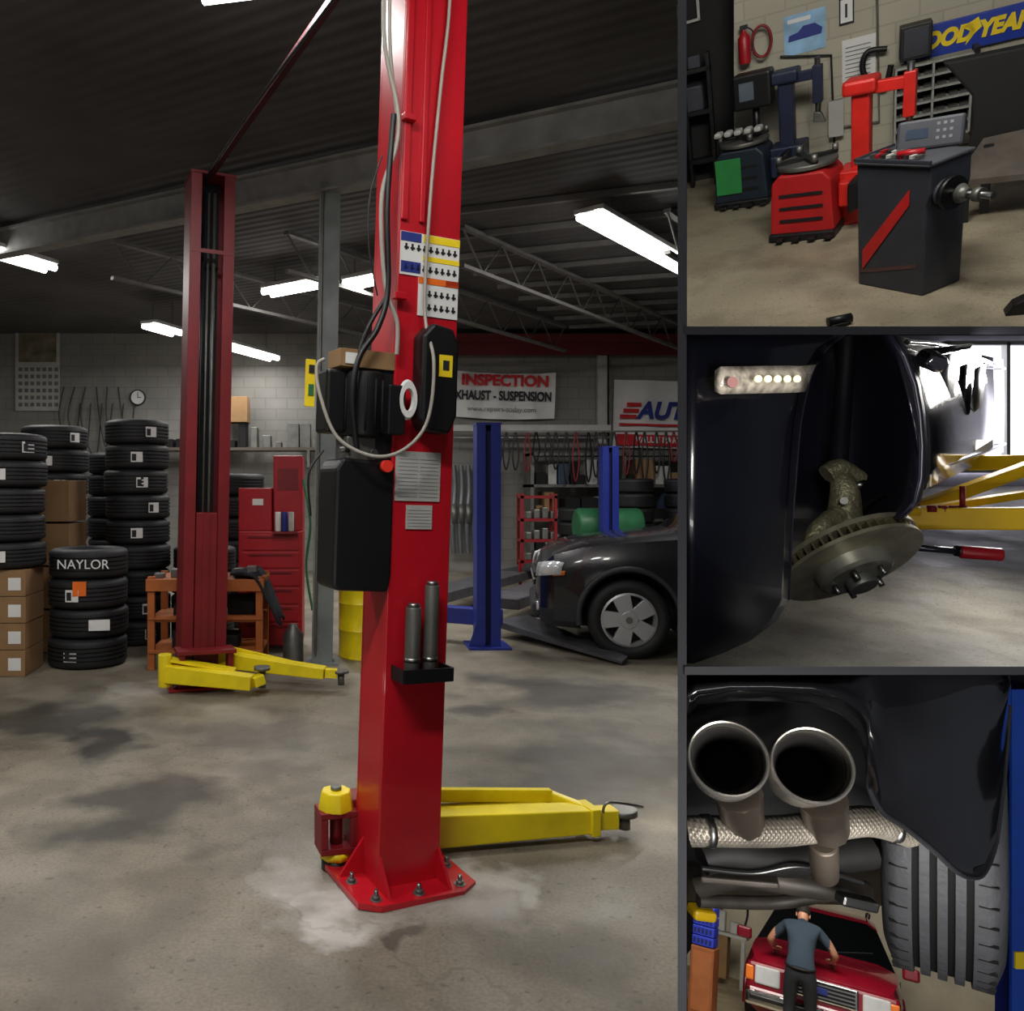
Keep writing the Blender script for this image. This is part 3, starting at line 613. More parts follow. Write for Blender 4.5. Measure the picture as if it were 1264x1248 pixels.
# ------------------------------------------------------------------ SUV
def suv(name, M, paint, lower, old=False):
    e = empty(name, M)
    S = [(-.02, .36, .55, .58, .45, .62), (.03, .28, .74, .74, .62, .82), (.14, .25, .85, .84, .70, .94), (.4, .24, .9, .91, .75, 1.02), (.8, .24, .91, .95, .77, 1.07), (1.2, .24, .92, .98, .77, 1.11), (1.28, .24, .92, .985, .75, 1.13),
         (1.95, .24, .92, 1.0, .63, 1.60), (2.1, .24, .92, 1.0, .62, 1.65), (2.75, .24, .92, 1.01, .62, 1.68), (2.85, .24, .92, 1.01, .62, 1.68), (3.6, .24, .92, 1.02, .61, 1.67), (3.7, .24, .92, 1.02, .61, 1.67), (4.3, .25, .91, 1.03, .58, 1.62), (4.45, .28, .88, 1.02, .58, 1.55), (4.58, .36, .82, .98, .6, 1.05)]
    vs = []; n = 15
    for (x, zb, hw, zs, hg, zr) in S:
        tall = zr-zs > .3
        h = [(0, zb), (hw*.86, zb), (hw*.97, zb+.07), (hw, zb+(zs-zb)*.3), (hw, zs-(zs-zb)*.2), (hw*.975, zs-.02), (hg+.03, zr-.07) if tall else ((hg+hw)/2*1.02, (zs+zr)/2+.02), (hg*.85, zr)]
        for y, z in h+[(-y, z) for y, z in h[:0:-1]]: vs.append((x, y, z))
    fs = []; mi = []
    for i in range(len(S)-1):
        for j in range(n):
            k2 = (j+1) % n; fs.append((i*n+j, i*n+k2, (i+1)*n+k2, (i+1)*n+j))
            jj = j if j < 8 else 14-j
            x0 = S[i][0]; x1 = S[i+1][0]; m_ = 0
            if jj <= 2: m_ = 3
            if jj == 5 and x0 >= 1.9 and x1 <= 4.35 and (x1-x0) > .12: m_ = 1
            if x0 == 1.28 and jj in (5, 6, 7): m_ = 1
            if x0 == 4.45 and jj in (6, 7): m_ = 1
            mi.append(m_)
    fs.append(tuple(range(n-1, -1, -1))); mi.append(0); fs.append(tuple((len(S)-1)*n+i for i in range(n))); mi.append(0)
    o = mesh('body', vs, fs, [paint, GLASS, BLKM, lower], e, True, mi=mi)
    cs = []
    FW = .78
    for wx in (FW, 3.55):
        for sy in (-1, 1):
            cc_ = cyl('cut', (wx, sy*.6, .37), (wx, sy*1.1, .37), .42, BLKM, e, seg=40)
            for _ in range(3): cc_.data.materials.append(BLKM)
            for p in cc_.data.polygons: p.material_index = 2
            bm = o.modifiers.new('c', 'BOOLEAN'); bm.operation = 'DIFFERENCE'; bm.object = cc_; bm.solver = 'EXACT'; cs.append(cc_)
    bake(o)
    for c_ in cs: bpy.data.objects.remove(c_, do_unlink=True)
    es = o.modifiers.new('e', 'EDGE_SPLIT'); es.split_angle = radians(32)
    for wi, wx in enumerate((FW, 3.55)):
        for sy in (-1, 1):
            w_ = empty('wheel_%d%s' % (wi, 'l' if sy < 0 else 'r'), T(wx, sy*.80, .35) @ (RX(90) if sy < 0 else RX(-90)), e)
            tire('tire', Matrix(), w_, .35, .23, .235)
            lathe('rim', [(.235, -.08), (.24, .1), (.222, .108), (.21, .07), (.205, -.08)], ALLOY, w_, 40)
            cyl('back', (0, 0, .0), (0, 0, .02), .21, BLKM, w_)
            for q in range(5):
                prism('spoke_%d' % q, [(-.055, .03), (.055, .03), (.082, .225), (-.082, .225)], -.105, -.06, ALLOY, w_, M=RZ(72*q+18) @ Matrix(((1, 0, 0, 0), (0, 0, 1, 0), (0, -1, 0, 0), (0, 0, 0, 1))), bevel=.006)
            cyl('hub', (0, 0, .03), (0, 0, .11), .08, ALLOY, w_, bevel=.008); cyl('cap', (0, 0, .11), (0, 0, .118), .03, ZINC, w_)
            tube('arch_flare', [(wx+.43*cos(t), sy*.905, .37+.43*sin(t)) for t in [radians(a) for a in range(-14, 195, 12)]], .028, lower, e)
    for sy in (-1, 1):
        if not old:
            pr = [(.01, .64, .70), (.05, .765, .715), (.13, .845, .73), (.22, .878, .74)]
            rows = [[(x-.02, sy*(y+.012), z) for x, y, z in pr], [(x-.012, sy*(y+.012), z+.07) for x, y, z in pr], [(x+.005, sy*(y-.005), z+.125-.02*(i == 3)) for i, (x, y, z) in enumerate(pr)]]
            grid('headlight', rows, LENS, e, thick=.02)
            grid('turn_signal', [[(.13, sy*.862, .725), (.23, sy*.895, .735)], [(.14, sy*.864, .765), (.235, sy*.897, .775)]], AMB, e, thick=.02)
        box('mirror', 1.42, 1.55, sy*1.04-.1, sy*1.04+.1, 1.02, 1.18, paint, e, .03)
        box('door_handle', 2.5, 2.65, sy*.935-.015, sy*.935+.015, .86, .89, paint, e, .006)
        boxes('door_gap', [(1.5, 1.508, sy*.918-.004, sy*.918+.004, .4, .98), (2.78, 2.788, sy*.918-.004, sy*.918+.004, .4, .98)], BLKM, e)
        cyl('fog_lamp', (-.01, sy*.62, .42), (.06, sy*.62, .42), .045, LENS, e)
        tube('roof_rail', [(2.1, sy*.56, 1.68), (2.3, sy*.57, 1.73), (3.8, sy*.56, 1.73), (4.1, sy*.55, 1.66)], .016, BLK, e)
    if old:
        box('grille_surround', -.075, .0, -.42, .42, .6, .84, CHROME, e, .02); boxes('grille_bars', [(-.085, -.07, -.38, .38, .64+.045*i, .66+.045*i) for i in range(4)], CHROME, e)
        box('grille_dark', -.08, -.02, -.38, .38, .62, .82, BLKM, e); box('emblem', -.095, -.08, -.08, .08, .68, .76, BLUT, e, .01)
        box('front_fascia', -.05, .3, -.86, .86, .5, .86, paint, e, .05)
        box('bumper', -.16, .06, -.86, .86, .34, .52, CHROME, e, .04); box('bumper_pad', -.17, -.1, -.8, .8, .42, .47, BLK, e, .01)
        for sy in (-1, 1): box('square_headlamp', -.07, .1, sy*.61-.15, sy*.61+.15, .60, .82, LENS, e, .02); box('corner_lamp', -.06, .14, sy*.81-.04, sy*.81+.06, .62, .8, AMB, e, .02)
        box('license_plate', -.18, -.165, -.15, .15, .36, .48, OFFW, e)
    else:
        box('grille_dark', -.03, .02, -.5, .5, .6, .72, BLKM, e, .01); box('bumper_lip', -.05, .1, -.62, .62, .3, .46, lower, e, .04); box('grille_bar', -.04, .0, -.5, .5, .65, .67, ALLOY, e)
    tube('wiper', [(1.3, -.1, 1.14), (1.45, -.6, 1.25)], .008, BLK, e, smooth=False)
    return e
NAVY = mat('car_black_paint', (20, 22, 27), .25, var=.1, coat=.7)
CLAD = mat('car_cladding', (42, 45, 50), .55, var=.1)
suv('dark_suv', T(1.97, 8.20, 0) @ RZ(-12), NAVY, CLAD)

# ================================================================== UPPER BAY (tire service corner) - raked stage
class Bay:
    def __init__(s, px, hy, H, sc):
        a = atan((px-CX)/FPX); th = atan((CY-hy)/FPX*cos(a))
        r = V((cos(a), -sin(a), 0)); d0 = V((sin(a), cos(a), 0)); z = V((0, 0, 1))
        f = d0*cos(th)+z*sin(th); u = -d0*sin(th)+z*cos(th)
        s.R = Matrix((r, f, u)).transposed(); s.M = s.R.to_4x4(); s.M.translation = EYE
        s.H = H; s.s = sc; s.hy = hy
    def ray(s, px, py): return s.R.transposed() @ V(((px-CX)/FPX, 1, (CY-py)/FPX))
    def at(s, px, py, w): q = s.ray(px, py); return q*(w/q.y)
    def fl(s, px, py): q = s.ray(px, py); return q*(-s.H/q.z)
    def flw(s, px, w):
        lo, hi = s.hy+8, s.hy+1500
        for _ in range(50):
            m = (lo+hi)/2; q = s.ray(px, m)
            if q.z >= -1e-4 or s.fl(px, m).y > w: lo = m
            else: hi = m
        return s.fl(px, hi)
    def root(s, name, p, yaw=0, sc=None):
        return empty(name, s.M @ T(*p) @ RZ(yaw) @ SCL(s.s if sc is None else sc))
    def base(s, name): return empty(name, s.M)
def wallquad(name, bay, px0, px1, ptop, w, m):
    pts = [bay.flw(px0, w), bay.flw(px1, w), bay.at(px1, ptop, w), bay.at(px0, ptop, w)]
    mesh(name, pts+[p+V((0, .03, 0)) for p in pts], [(0, 1, 2, 3), (7, 6, 5, 4), (0, 4, 5, 1), (1, 5, 6, 2), (2, 6, 7, 3), (3, 7, 4, 0)], m, M=bay.M)
B = Bay(1050, -150, 1.16, .40)
wB = B.fl(1000, 212).y
f1 = B.fl(1120, 350); f2 = B.fl(1250, 330)
TF = floor_mat('bay_floor', (158, 148, 126), [(f1.x, f1.y, .2, (185, 180, 168), .5), (f2.x, f2.y, .45, (50, 47, 42), .8)], sc=2)
mesh('floor.001', [B.fl(848, 404), B.fl(1300, 404), B.flw(1300, wB), B.flw(907, wB), B.flw(907, wB+.25), B.flw(848, wB+.25)], [(0, 1, 2, 3, 4, 5)], TF, M=B.M)
BW2 = block_wall('block_wall_cream', (184, 178, 160), .4*.42, .2*.42, .004)
wallquad('wall_back.001', B, 906, 1300, -40, wB, BW2)
wallquad('wall_left.001', B, 848, 912, -40, wB+.25, mat('passage_shade', (34, 32, 33), .9))  # dark colour paints the shade of an open passage
def sgn(name, bay, pcx, pcy, wpx, hpx, w):
    c = bay.at(pcx, pcy, w); kx = (bay.at(pcx+wpx/2, pcy, w)-bay.at(pcx-wpx/2, pcy, w)).length; kz = (bay.at(pcx, pcy-hpx/2, w)-bay.at(pcx, pcy+hpx/2, w)).length
    return empty(name, bay.M @ T(*c)), kx/2, kz/2
e, hx, hz = sgn('tire_brand_sign', B, 1205, 38, 175, 42, wB-.03)
box('panel', -hx, hx, 0, .012, -hz, hz, mat('sign_blue', (34, 60, 160), .4), e, .004)
text('letters_a', 'GOOD', hz*1.3, YELT, T(-hx*.50, -.004, 0) @ FRONT, e, bold=.005, shear=.25, sx=.82)
text('letters_b', 'YEAR', hz*1.3, YELT, T(hx*.36, -.004, 0) @ FRONT, e, bold=.005, shear=.25, sx=.82)
prism('winged_mark', [(-hz*.3, -hz*.7), (hz*.15, -hz*.1), (hz*.5, hz*.2), (hz*.3, hz*.8), (-hz*.5, hz*.4), (-hz*.1, hz*.1)], -.006, -.003, YELT, e, M=T(-hx*.06, 0, 0))
e, hx, hz = sgn('blue_car_poster', B, 993, 40, 50, 50, wB-.005)
box('sheet', -hx, hx, 0, .005, -hz, hz, mat('poster_blue', (140, 180, 212), .5, var=.4, scale=8), e); prism('car_print', [(-hx*.8, -hz*.3), (-hx*.75, 0), (-hx*.3, hz*.1), (-hx*.05, hz*.35), (hx*.5, hz*.35), (hx*.85, hz*.05), (hx*.8, -hz*.25)], -.003, -.001, BLUT, e)
box('caption', -hx*.8, hx*.3, -.003, -.001, hz*.6, hz*.8, WHT, e)
e, hx, hz = sgn('paper_notice', B, 1045, 13, 18, 34, wB-.005); box('sheet', -hx, hx, 0, .005, -hz, hz, WHT, e); boxes('frame', [(-hx, hx, -.004, 0, -hz, -hz*.85), (-hx, hx, -.004, 0, hz*.85, hz), (-hx, -hx*.8, -.004, 0, -hz, hz), (hx*.8, hx, -.004, 0, -hz, hz), (-hx*.2, hx*.1, -.004, 0, -hz*.5, hz*.5)], INK, e)
e, hx, hz = sgn('service_chart', B, 1060, 72, 40, 52, wB-.005); box('sheet', -hx, hx, 0, .005, -hz, hz, WHT, e); boxes('lines', [(-hx*.8, hx*.7, -.003, 0, -hz*.8+i*hz*.2, -hz*.76+i*hz*.2) for i in range(8)], GINK, e)
e = B.root('fire_extinguisher', B.at(920, 78, wB-.06), sc=.3)
lathe('bottle', [(0, 0), (.08, 0), (.085, .03), (.085, .36), (.05, .42), (.025, .45), (.02, .5), (0, .5)], TRED, e, 24); box('valve', -.05, .06, -.03, .03, .48, .54, BLK, e, .005); tube('hose', [(.05, 0, .5), (.13, 0, .4), (.1, -.02, .15)], .012, BLK, e)
tube('hose_reel', [(.24+.13*cos(t*.5), 0, .25+.22*sin(t*.5)) for t in range(14)], .022, DRED, e)
e = B.root('pigeonhole_rack', B.at(1150, 122, wB-.12), sc=.39); hx, hz = .34, .40
RG = mat('rack_grey', (158, 158, 152), .6)
boxes('frame', [(-hx, hx, .1, .12, -hz, hz)]+[(-hx, hx, -.12, .12, -hz+i*(2*hz/6)-.012, -hz+i*(2*hz/6)+.012) for i in range(7)]+[(x-.01, x+.01, -.12, .12, -hz, hz) for x in (-hx, 0, hx)], RG, e)
box('cavity', -hx, hx, .09, .1, -hz, hz, BLKM, e)
boxes('bins', [(x, x+.08, -.08, .06, -hz+r*(2*hz/6)+.01, -hz+r*(2*hz/6)+.04) for r in range(6) for x in (-.3, -.2, -.08, .04, .15, .25)], mat('dusty_bin', (70, 68, 64)), e)
box('trim_dark', hx+.01, hx+.06, -.12, .12, -hz-.05, hz+.05, BLK, e)
e = B.root('dark_storage_cabinet', B.at(1130, 50, wB-.12)); box('case', -.14, .14, -.12, .12, -.17, .17, BLK, e, .01); box('door', -.11, .11, -.13, -.12, -.14, .14, mat('charcoal', (48, 50, 58)), e, .005)
e = B.base('wall_conduit'); tube('pipe', [B.at(1082, -40, wB-.02), B.at(1085, 150, wB-.02), B.at(1030, 158, wB-.02)], .005, ZINC, e, smooth=False); tube('pipe_b', [B.at(963, 70, wB-.02), B.at(1026, 68, wB-.02), B.at(1030, 180, wB-.02)], .005, BLK, e, smooth=False)
tube('hose', [B.at(1095, 60, wB-.05), B.at(1070, 65, wB-.05), B.at(1066, 90, wB-.05), B.at(1090, 108, wB-.05), B.at(1100, 80, wB-.05)], .012, BLK, e)
q = B.at(1032, 145, wB-.02); box('pump_box', q.x-.03, q.x+.03, q.y-.03, q.y, q.z-.08, q.z+.08, OFFW, e)
cc0 = B.fl(1138, 366); yaw = -46; fw = .60; fd = .36
CHAR = mat('balancer_charcoal', (56, 58, 66), .5, var=.15)
e = B.root('wheel_balancer', cc0, yaw)
HB = .98
prism('cabinet', [(0, 0), (-fw, 0), (-fw-.02, HB), (.03, HB), (.03, HB*.8), (0, HB*.7)], 0, fd, CHAR, e, bevel=.015)
box('plinth', -fw*.98, -.02, .02, fd-.02, -.0, .06, BLK, e); box('top_tray', -fw-.03, .04, -.02, fd+.02, HB, HB+.03, mat('tray_grey', (72, 74, 80), .5), e, .012)
boxes('tray_rim', [(-fw-.03, .04, -.02, -.005, HB+.03, HB+.05), (-fw-.03, -fw-.015, -.02, fd, HB+.03, HB+.05)], CHAR, e)
for i in range(14): box('weight_%d' % i, -fw+.05+.05*(i % 9), -fw+.08+.05*(i % 9), .05+.1*(i//9), .1+.1*(i//9), HB+.035, HB+.06, [ZINC, TRED, STEEL, OFFW][i % 4], e)
cyl('red_tool', (-fw*.5, .05, HB+.07), (-fw*.25, .14, HB+.07), .022, TRED, e, seg=10)
mesh('stripe', [(-fw*.92, -.006, .14), (-fw*.92, -.006, .30), (-fw*.22, -.006, .82), (-fw*.22, -.006, .70)], [(0, 3, 2, 1)], mat('stripe_red', (205, 38, 35), .5), e)
mesh('stripe_b', [(-fw*.98, -.003, .10), (-fw*.98, -.003, .13), (-fw*.1, -.003, .25), (-fw*.1, -.003, .22)], [(0, 3, 2, 1)], mat('stripe_grey', (90, 60, 60), .5), e)
de = empty('display', T(-.26, fd*.85, HB+.03) @ RZ(34) @ RX(-22), e)
box('panel', -.22, .2, -.03, .05, 0, .22, CHAR, de, .02); box('screen', -.16, -.02, -.034, -.03, .08, .15, mat('screen_blue', (50, 62, 80), .3), de); boxes('keys', [(.03+.04*i, .05+.04*i, -.033, -.03, .06+.05*j, .08+.05*j) for i in range(3) for j in range(3)], mat('key_grey', (120, 122, 126)), de)
cyl('spindle', (.0, fd*.35, HB*.78), (.40, fd*.35, HB*.78), .025, STEEL, e); cyl('flange', (.07, fd*.35, HB*.78), (.11, fd*.35, HB*.78), .12, BLK, e); cyl('housing', (.0, fd*.35, HB*.78), (.07, fd*.35, HB*.78), .1, CHAR, e); cyl('cone', (.16, fd*.35, HB*.78), (.22, fd*.35, HB*.78), .07, ZINC, e, r1=.035); cyl('wing_nut', (.27, fd*.35, HB*.78), (.32, fd*.35, HB*.78), .05, ZINC, e)
def changer(name, p, yaw, body, tower, arm, sc=1.0):
    e = B.root(name, p, yaw, B.s*sc)
    prism('cabinet', [(-.26, 0), (.26, 0), (.30, .1), (.27, .6), (.2, .68), (-.2, .68), (-.27, .6), (-.30, .1)], -.26, .26, body, e, bevel=.02)
    boxes('front_slots', [(-.2, .2, -.272, -.26, .2+.13*i, .23+.13*i) for i in range(3)], BLKM, e); box('skirt', -.31, .31, -.30, .30, 0, .09, BLK, e, .02)
    boxes('pedals', [(-.22+.15*i, -.15+.15*i, -.4, -.28, .03, .06) for i in range(4)], BLK, e, .008)
    cyl('turntable', (0, 0, .7), (0, 0, .75), .28, ZINC, e, bevel=.01); cyl('turntable_neck', (0, 0, .66), (0, 0, .7), .15, BLK, e)
    for q in range(4):
        beam('jaw_slide_%d' % q, (0, 0, .77), (.28*cos(q*pi/2+.5), .28*sin(q*pi/2+.5), .77), .06, .03, BLK, e); cyl('jaw_%d' % q, (.26*cos(q*pi/2+.5), .26*sin(q*pi/2+.5), .77), (.26*cos(q*pi/2+.5), .26*sin(q*pi/2+.5), .84), .03, ZINC, e, seg=8)
    box('tower_foot', .24, .62, .1, .48, 0, .55, tower, e, .02); box('tower', .34, .50, .24, .40, .5, 1.34, tower, e, .02); box('tower_head', .27, .56, .18, .46, 1.24, 1.38, tower, e, .03)
    beam('swing_arm', (.42, .32, 1.27), (arm[0], arm[1], 1.27), .09, .11, tower, e, .01); cyl('vertical_slide', (arm[0], arm[1], .8), (arm[0], arm[1], 1.44), .03, STEEL, e); box('slide_block', arm[0]-.05, arm[0]+.05, arm[1]-.05, arm[1]+.05, .95, 1.36, tower, e, .01)
    prism('mount_head', [(-.05, 0), (.08, -.02), (.03, .1), (-.04, .12)], -.04, .04, ZINC, e, M=T(arm[0], arm[1], .74), bevel=.01)
    box('bead_breaker', .30, .40, -.1, .3, .25, .5, tower, e, .02); prism('breaker_shovel', [(.40, .2), (.50, .25), (.50, .55), (.40, .5)], -.2, .1, BLK, e, bevel=.02)
    return e
changer('tire_changer', B.fl(998, 286), -12, mat('changer_cabinet_red', (176, 28, 30), .45), mat('changer_red', (205, 38, 30), .4), (.82, .3), .95)
e = changer('tire_changer', B.fl(922, 248), -8, mat('changer_teal', (26, 38, 50), .5), mat('changer_navy', (34, 42, 66), .45), (.75, .3), .95)
box('green_door', -.27, .02, -.285, -.272, .18, .6, mat('door_green', (45, 135, 68), .5), e, .01)
boxes('cluttered_top', [(-.28+.11*i, -.2+.11*i, -.2, -.05, .84, .9) for i in range(5)], OFFW, e, .02)
box('control_case', -.12, .30, .1, .35, 1.05, 1.45, BLK, e, .03); box('control_screen', -.04, .12, .085, .1, 1.16, 1.36, mat('screen_grey', (95, 105, 115), .3), e); cyl('case_post', (.1, .25, .6), (.1, .25, 1.1), .04, BLK, e)
e = B.root('brake_lathe_bench', B.fl(1262, 262), -4)
prism('hood', [(-.42, .35), (1.1, .35), (1.1, 1.30), (-.62, 1.32), (-.56, 1.24), (-.40, 1.0), (-.38, .75)], 0.25, .4, BLKM, e, bevel=.02)
mesh('slatted_bench', [(-.5, -.15, .40), (1.2, -.3, .35), (1.2, .2, .74), (-.3, .2, .64), (-.5, -.15, .35), (1.2, -.3, .3), (1.2, .2, .69), (-.3, .2, .59)], BF, mat('bench_planks', (78, 70, 62), .6, var=.3), e)
boxes('legs', [(-.45, -.38, -.1, -.03, 0, .35), (1.0, 1.07, -.1, -.03, 0, .35), (-.3, -.23, .1, .17, 0, .6)], BLK, e)
e = B.root('floor_jack_part', B.fl(1035, 402), 20, .3); cyl('body', (-.1, 0, .06), (.12, 0, .06), .05, BLK, e); box('foot', -.08, .08, -.06, .06, 0, .04, BLK, e, .01)
e = B.root('rubber_wheel_chock', B.fl(1256, 385), 0, .25); prism('wedge', [(-.12, 0), (.15, 0), (.1, .2), (-.05, .12)], -.1, .1, BLK, e, bevel=.01)
e = B.root('wall_cabinet_rack', B.flw(856, wB+.1), 0); boxes('rack', [(-.02, .30, 0, .15, z, z+.05) for z in (.3, .9, 1.4)]+[(-.02, .01, 0, .15, 0, 2.2), (.26, .3, 0, .15, 0, 1.6)], BLK, e); boxes('items', [(.0, .2, 0, .12, .95, 1.25), (.05, .2, .0, .12, 1.45, 1.6)], mat('dusk_grey', (60, 62, 70)), e, .02)
boxes('window_frame', [(-.02, .2, .3, .32, 1.95, 1.98), (.17, .2, .3, .32, 1.95, 2.4)], OFFW, e)
def barea(bay, name, p, t, sx, sy, pw, col=(1, .97, .9)):
    return area(name, bay.M @ V(p), bay.M @ V(t), sx, sy, pw, col)
barea(B, 'bay_fill_upper', (-.1, 2.6, .35), (.1, 4.2, -.9), 1.0, .3, 32)  # added fill for the enclosed upper bay, no fixture there

# ================================================================== MIDDLE BAY (wheel hub on lifted car)
e = empty('raised_car_front')
PAINT = mat('car_navy_gloss', (5, 6, 13), .25, var=.4, scale=6, coat=.5, bump=.05, bscale=9)
LIPM = mat('lip_highlight', (46, 46, 58), .3, .3)
edge = [(413, 1042), (430, 1020), (455, 1004), (480, 996), (520, 988), (560, 984), (600, 981), (650, 977), (700, 975), (740, 973), (765, 958), (790, 925), (806, 890), (818, 856)]
rows = []; lip = []
for y, xr in edge:
    r = []
    for j in range(13):
        t = j/12; x = 848+(xr-848)*t; d = 1.30+.22*t-.05*sin(pi*t)
        d += .09*((y-600)/220)**2
        r.append(P(x, y, d))
    rows.append(r); lip.append([r[-1], P(xr-2, y, 1.55+.09*((y-600)/220)**2), P(xr-6, y, 1.72)])
grid('fender', rows, PAINT, e, thick=.004)
grid('arch_return', lip, mat('liner_black', (14, 14, 20), .6), e, thick=.003)
tube('arch_lip', [q[0] for q in lip[:-4]], .003, LIPM, e)
LIN = mat('wheel_liner', (30, 26, 42), .5, var=.3)
edgeR = [(414, 1098), (440, 1114), (475, 1127), (510, 1133), (550, 1136), (590, 1135), (620, 1128), (640, 1110)]
rows = []
for y, xr in edgeR:
    r = []
    for j in range(13):
        t = j/12; x = 962+(xr-962)*t; r.append(P(x, y, 1.9+.25*sin(pi*t)-.28*t*t))
    rows.append(r)
grid('wheel_liner', rows, LIN, e, thick=.004)
grid('rear_arch_lip', [[P(xr-3, y, 1.68), P(xr+2, y, 1.62), P(xr+8, y-2, 1.64)] for y, xr in edgeR], LIPM, e, thick=.003)
SIDE = mat('car_side_gloss', (70, 66, 76), .14, .7, var=.6, scale=4, coat=.6)
rows = []
for t in [i/10 for i in range(11)]:
    px = 1100+(1238-1100)*t; d = 1.66+(4.2-1.66)*t*t*.9+.1*t
    yt = 414+30*t; yb = 606-48*t
    col_ = []
    for j in range(9):
        v = j/8; y = yt+(yb-yt)*v; xo = (36*sin(v*pi/2) if t < .01 else 36*(1-t)*sin(v*pi/2)+4*sin(v*pi)); col_.append(P(px+xo*(1 if t < .9 else .4), y, d-.05*sin(pi*v)))
    rows.append(col_)
grid('body_side', rows, SIDE, e, thick=.004, flip=True)
for i, (x0, y0, x1, y1, dd) in enumerate([(1142, 452, 1156, 530, 1.8), (1160, 440, 1180, 500, 1.95), (1186, 452, 1200, 520, 2.3), (1204, 455, 1216, 510, 2.6), (1150, 430, 1200, 440, 1.85)]):
    grid('window_pane_%d' % i, [[P(x0, y0, dd), P(x1, y0-6, dd+.1)], [P(x0-4, y1, dd), P(x1-4, y1-10, dd+.1)]], GLASS if i % 2 == 0 else BLK, e, thick=.006)
tube('sill_trim', [P(1130, 600, 1.66), P(1170, 575, 2.0), P(1215, 558, 2.9), P(1240, 548, 4)], .008, CHROME, e)
tube('belt_trim', [P(1120, 422, 1.66), P(1170, 428, 2.0), P(1215, 445, 2.9), P(1240, 455, 4)], .006, CHROME, e)
cyl('door_mirror', P(1140, 440, 1.7), P(1160, 450, 1.72), .02, CHROME, e, bevel=.006)
rows = [[P(886+i*12, 455+v*30-2*(i/9), 1.325+.012*i-.012*sin(pi*v)) for i in range(10)] for v in (0, .33, .66, 1)]
for v in range(4): rows[v][-1] = P(1003-v*4.5, 451+v*10.5, 1.44)
grid('marker_lamp', rows, mat('lamp_clear', (180, 170, 154), .15, var=.5, scale=60, emit=.1, coat=1), e, thick=.012)
for i in range(5): q = P(935+i*12, 468, 1.325+.012*i); cyl('led_%d' % i, q, q-V((0, .004, 0)), .006, mat('led_warm', (255, 240, 190), .3, emit=.6), e, seg=10)
q = P(903, 472, 1.305); cyl('marker_red', q, q-V((0, .004, 0)), .009, mat('marker_dull_red', (150, 100, 95)), e, seg=12)
hb_ = empty('brake_rotor_and_hub')
ctr = P(1046, 692, 1.78); vv = (EYE-ctr).normalized()
dn = P(1046+54, 692+84, 1.78)-ctr; dn = (dn-vv*dn.dot(vv)).normalized()
nrm = (dn*.93+vv*.36).normalized()
q = nrm.to_track_quat('Z', 'Y').to_matrix().to_4x4(); q.translation = ctr
ro = empty('rotor', q, hb_)
BRASS = mat('rotor_iron', (178, 172, 146), .3, .7, var=.3, scale=18)
R_ = .148
lathe('disc_front', [(.07, .006), (R_, .006), (R_, .014), (.07, .014)], BRASS, ro, 64); lathe('disc_back', [(.07, -.022), (R_, -.022), (R_, -.012), (.07, -.012)], BRASS, ro, 64)
for i in range(48):
    a = 2*pi*i/48; beam('vane_%d' % i, (.08*cos(a), .08*sin(a), -.003), ((R_-.004)*cos(a), (R_-.004)*sin(a), -.003), .005, .018, mat('vane_dark', (90, 84, 60), .6, .4), ro)
lathe('hat', [(0, .045), (.068, .045), (.076, .038), (.08, .0), (.07, 0), (.062, .03), (0, .03)], mat('hat_iron', (145, 144, 132), .4, .6, var=.3, scale=18), ro, 48)
cyl('hub_nose', (0, 0, .045), (0, 0, .07), .03, ZINC, ro, bevel=.003)
for i in range(5): a = 2*pi*i/5; cyl('stud_%d' % i, (.05*cos(a), .05*sin(a), .045), (.05*cos(a), .05*sin(a), .066), .006, STEEL, ro, seg=8)
CAST = mat('cast_knuckle', (142, 138, 108), .45, .5, var=.45, scale=22, bump=.6)
tube('knuckle_body', [P(1036, 582, 1.86), P(1042, 605, 1.84), P(1042, 632, 1.84), P(1038, 655, 1.84), P(1040, 680, 1.84)], .04, CAST, hb_, radii=[.5, .75, .9, 1.3, 1.6])
tube('knuckle_arm', [P(1035, 635, 1.82), P(1010, 655, 1.8), P(998, 690, 1.8)], .022, CAST, hb_); tube('knuckle_arm_b', [P(1038, 640, 1.84), P(1070, 650, 1.84), P(1092, 640, 1.86)], .018, CAST, hb_)
tube('strut_clamp', [P(1020, 586, 1.85), P(1036, 578, 1.85), P(1060, 592, 1.86)], .022, CAST, hb_); cyl('clamp_bolt', P(1056, 600, 1.82), P(1068, 596, 1.82), .008, STEEL, hb_)
cyl('knuckle_bolt', P(1040, 620, 1.8), P(1042, 618, 1.77), .008, ZINC, hb_)
tube('strut', [P(1034, 590, 1.87), P(1040, 500, 1.93), P(1046, 418, 1.95)], .02, mat('strut_black', (16, 14, 22), .5), hb_)
tube('brake_hose', [P(1050, 640, 1.82), P(1090, 610, 1.85), P(1110, 630, 1.85)], .006, BLK, hb_)
la = empty('yellow_lift_arm')
YG = mat('arm_yellow', (245, 195, 20), .4, var=.15)
beam('arm_main', P(1112, 640, 2.25), P(1290, 640, 2.15), .07, .06, YG, la, .005)
beam('arm_upper', P(1130, 628, 2.5), P(1290, 570, 2.45), .06, .035, YG, la, .004); beam('arm_upper_b', P(1200, 572, 2.9), P(1290, 570, 2.7), .06, .05, YG, la, .004)
beam('arm_brace', P(1125, 632, 2.3), P(1290, 606, 2.35), .04, .02, YG, la)
cyl('arm_pad', P(1120, 636, 2.2), P(1120, 625, 2.2), .03, YG, la)
beam('tail_pipe', P(1135, 596, 2.1), P(1215, 548, 3.0), .05, .03, STEEL, la)
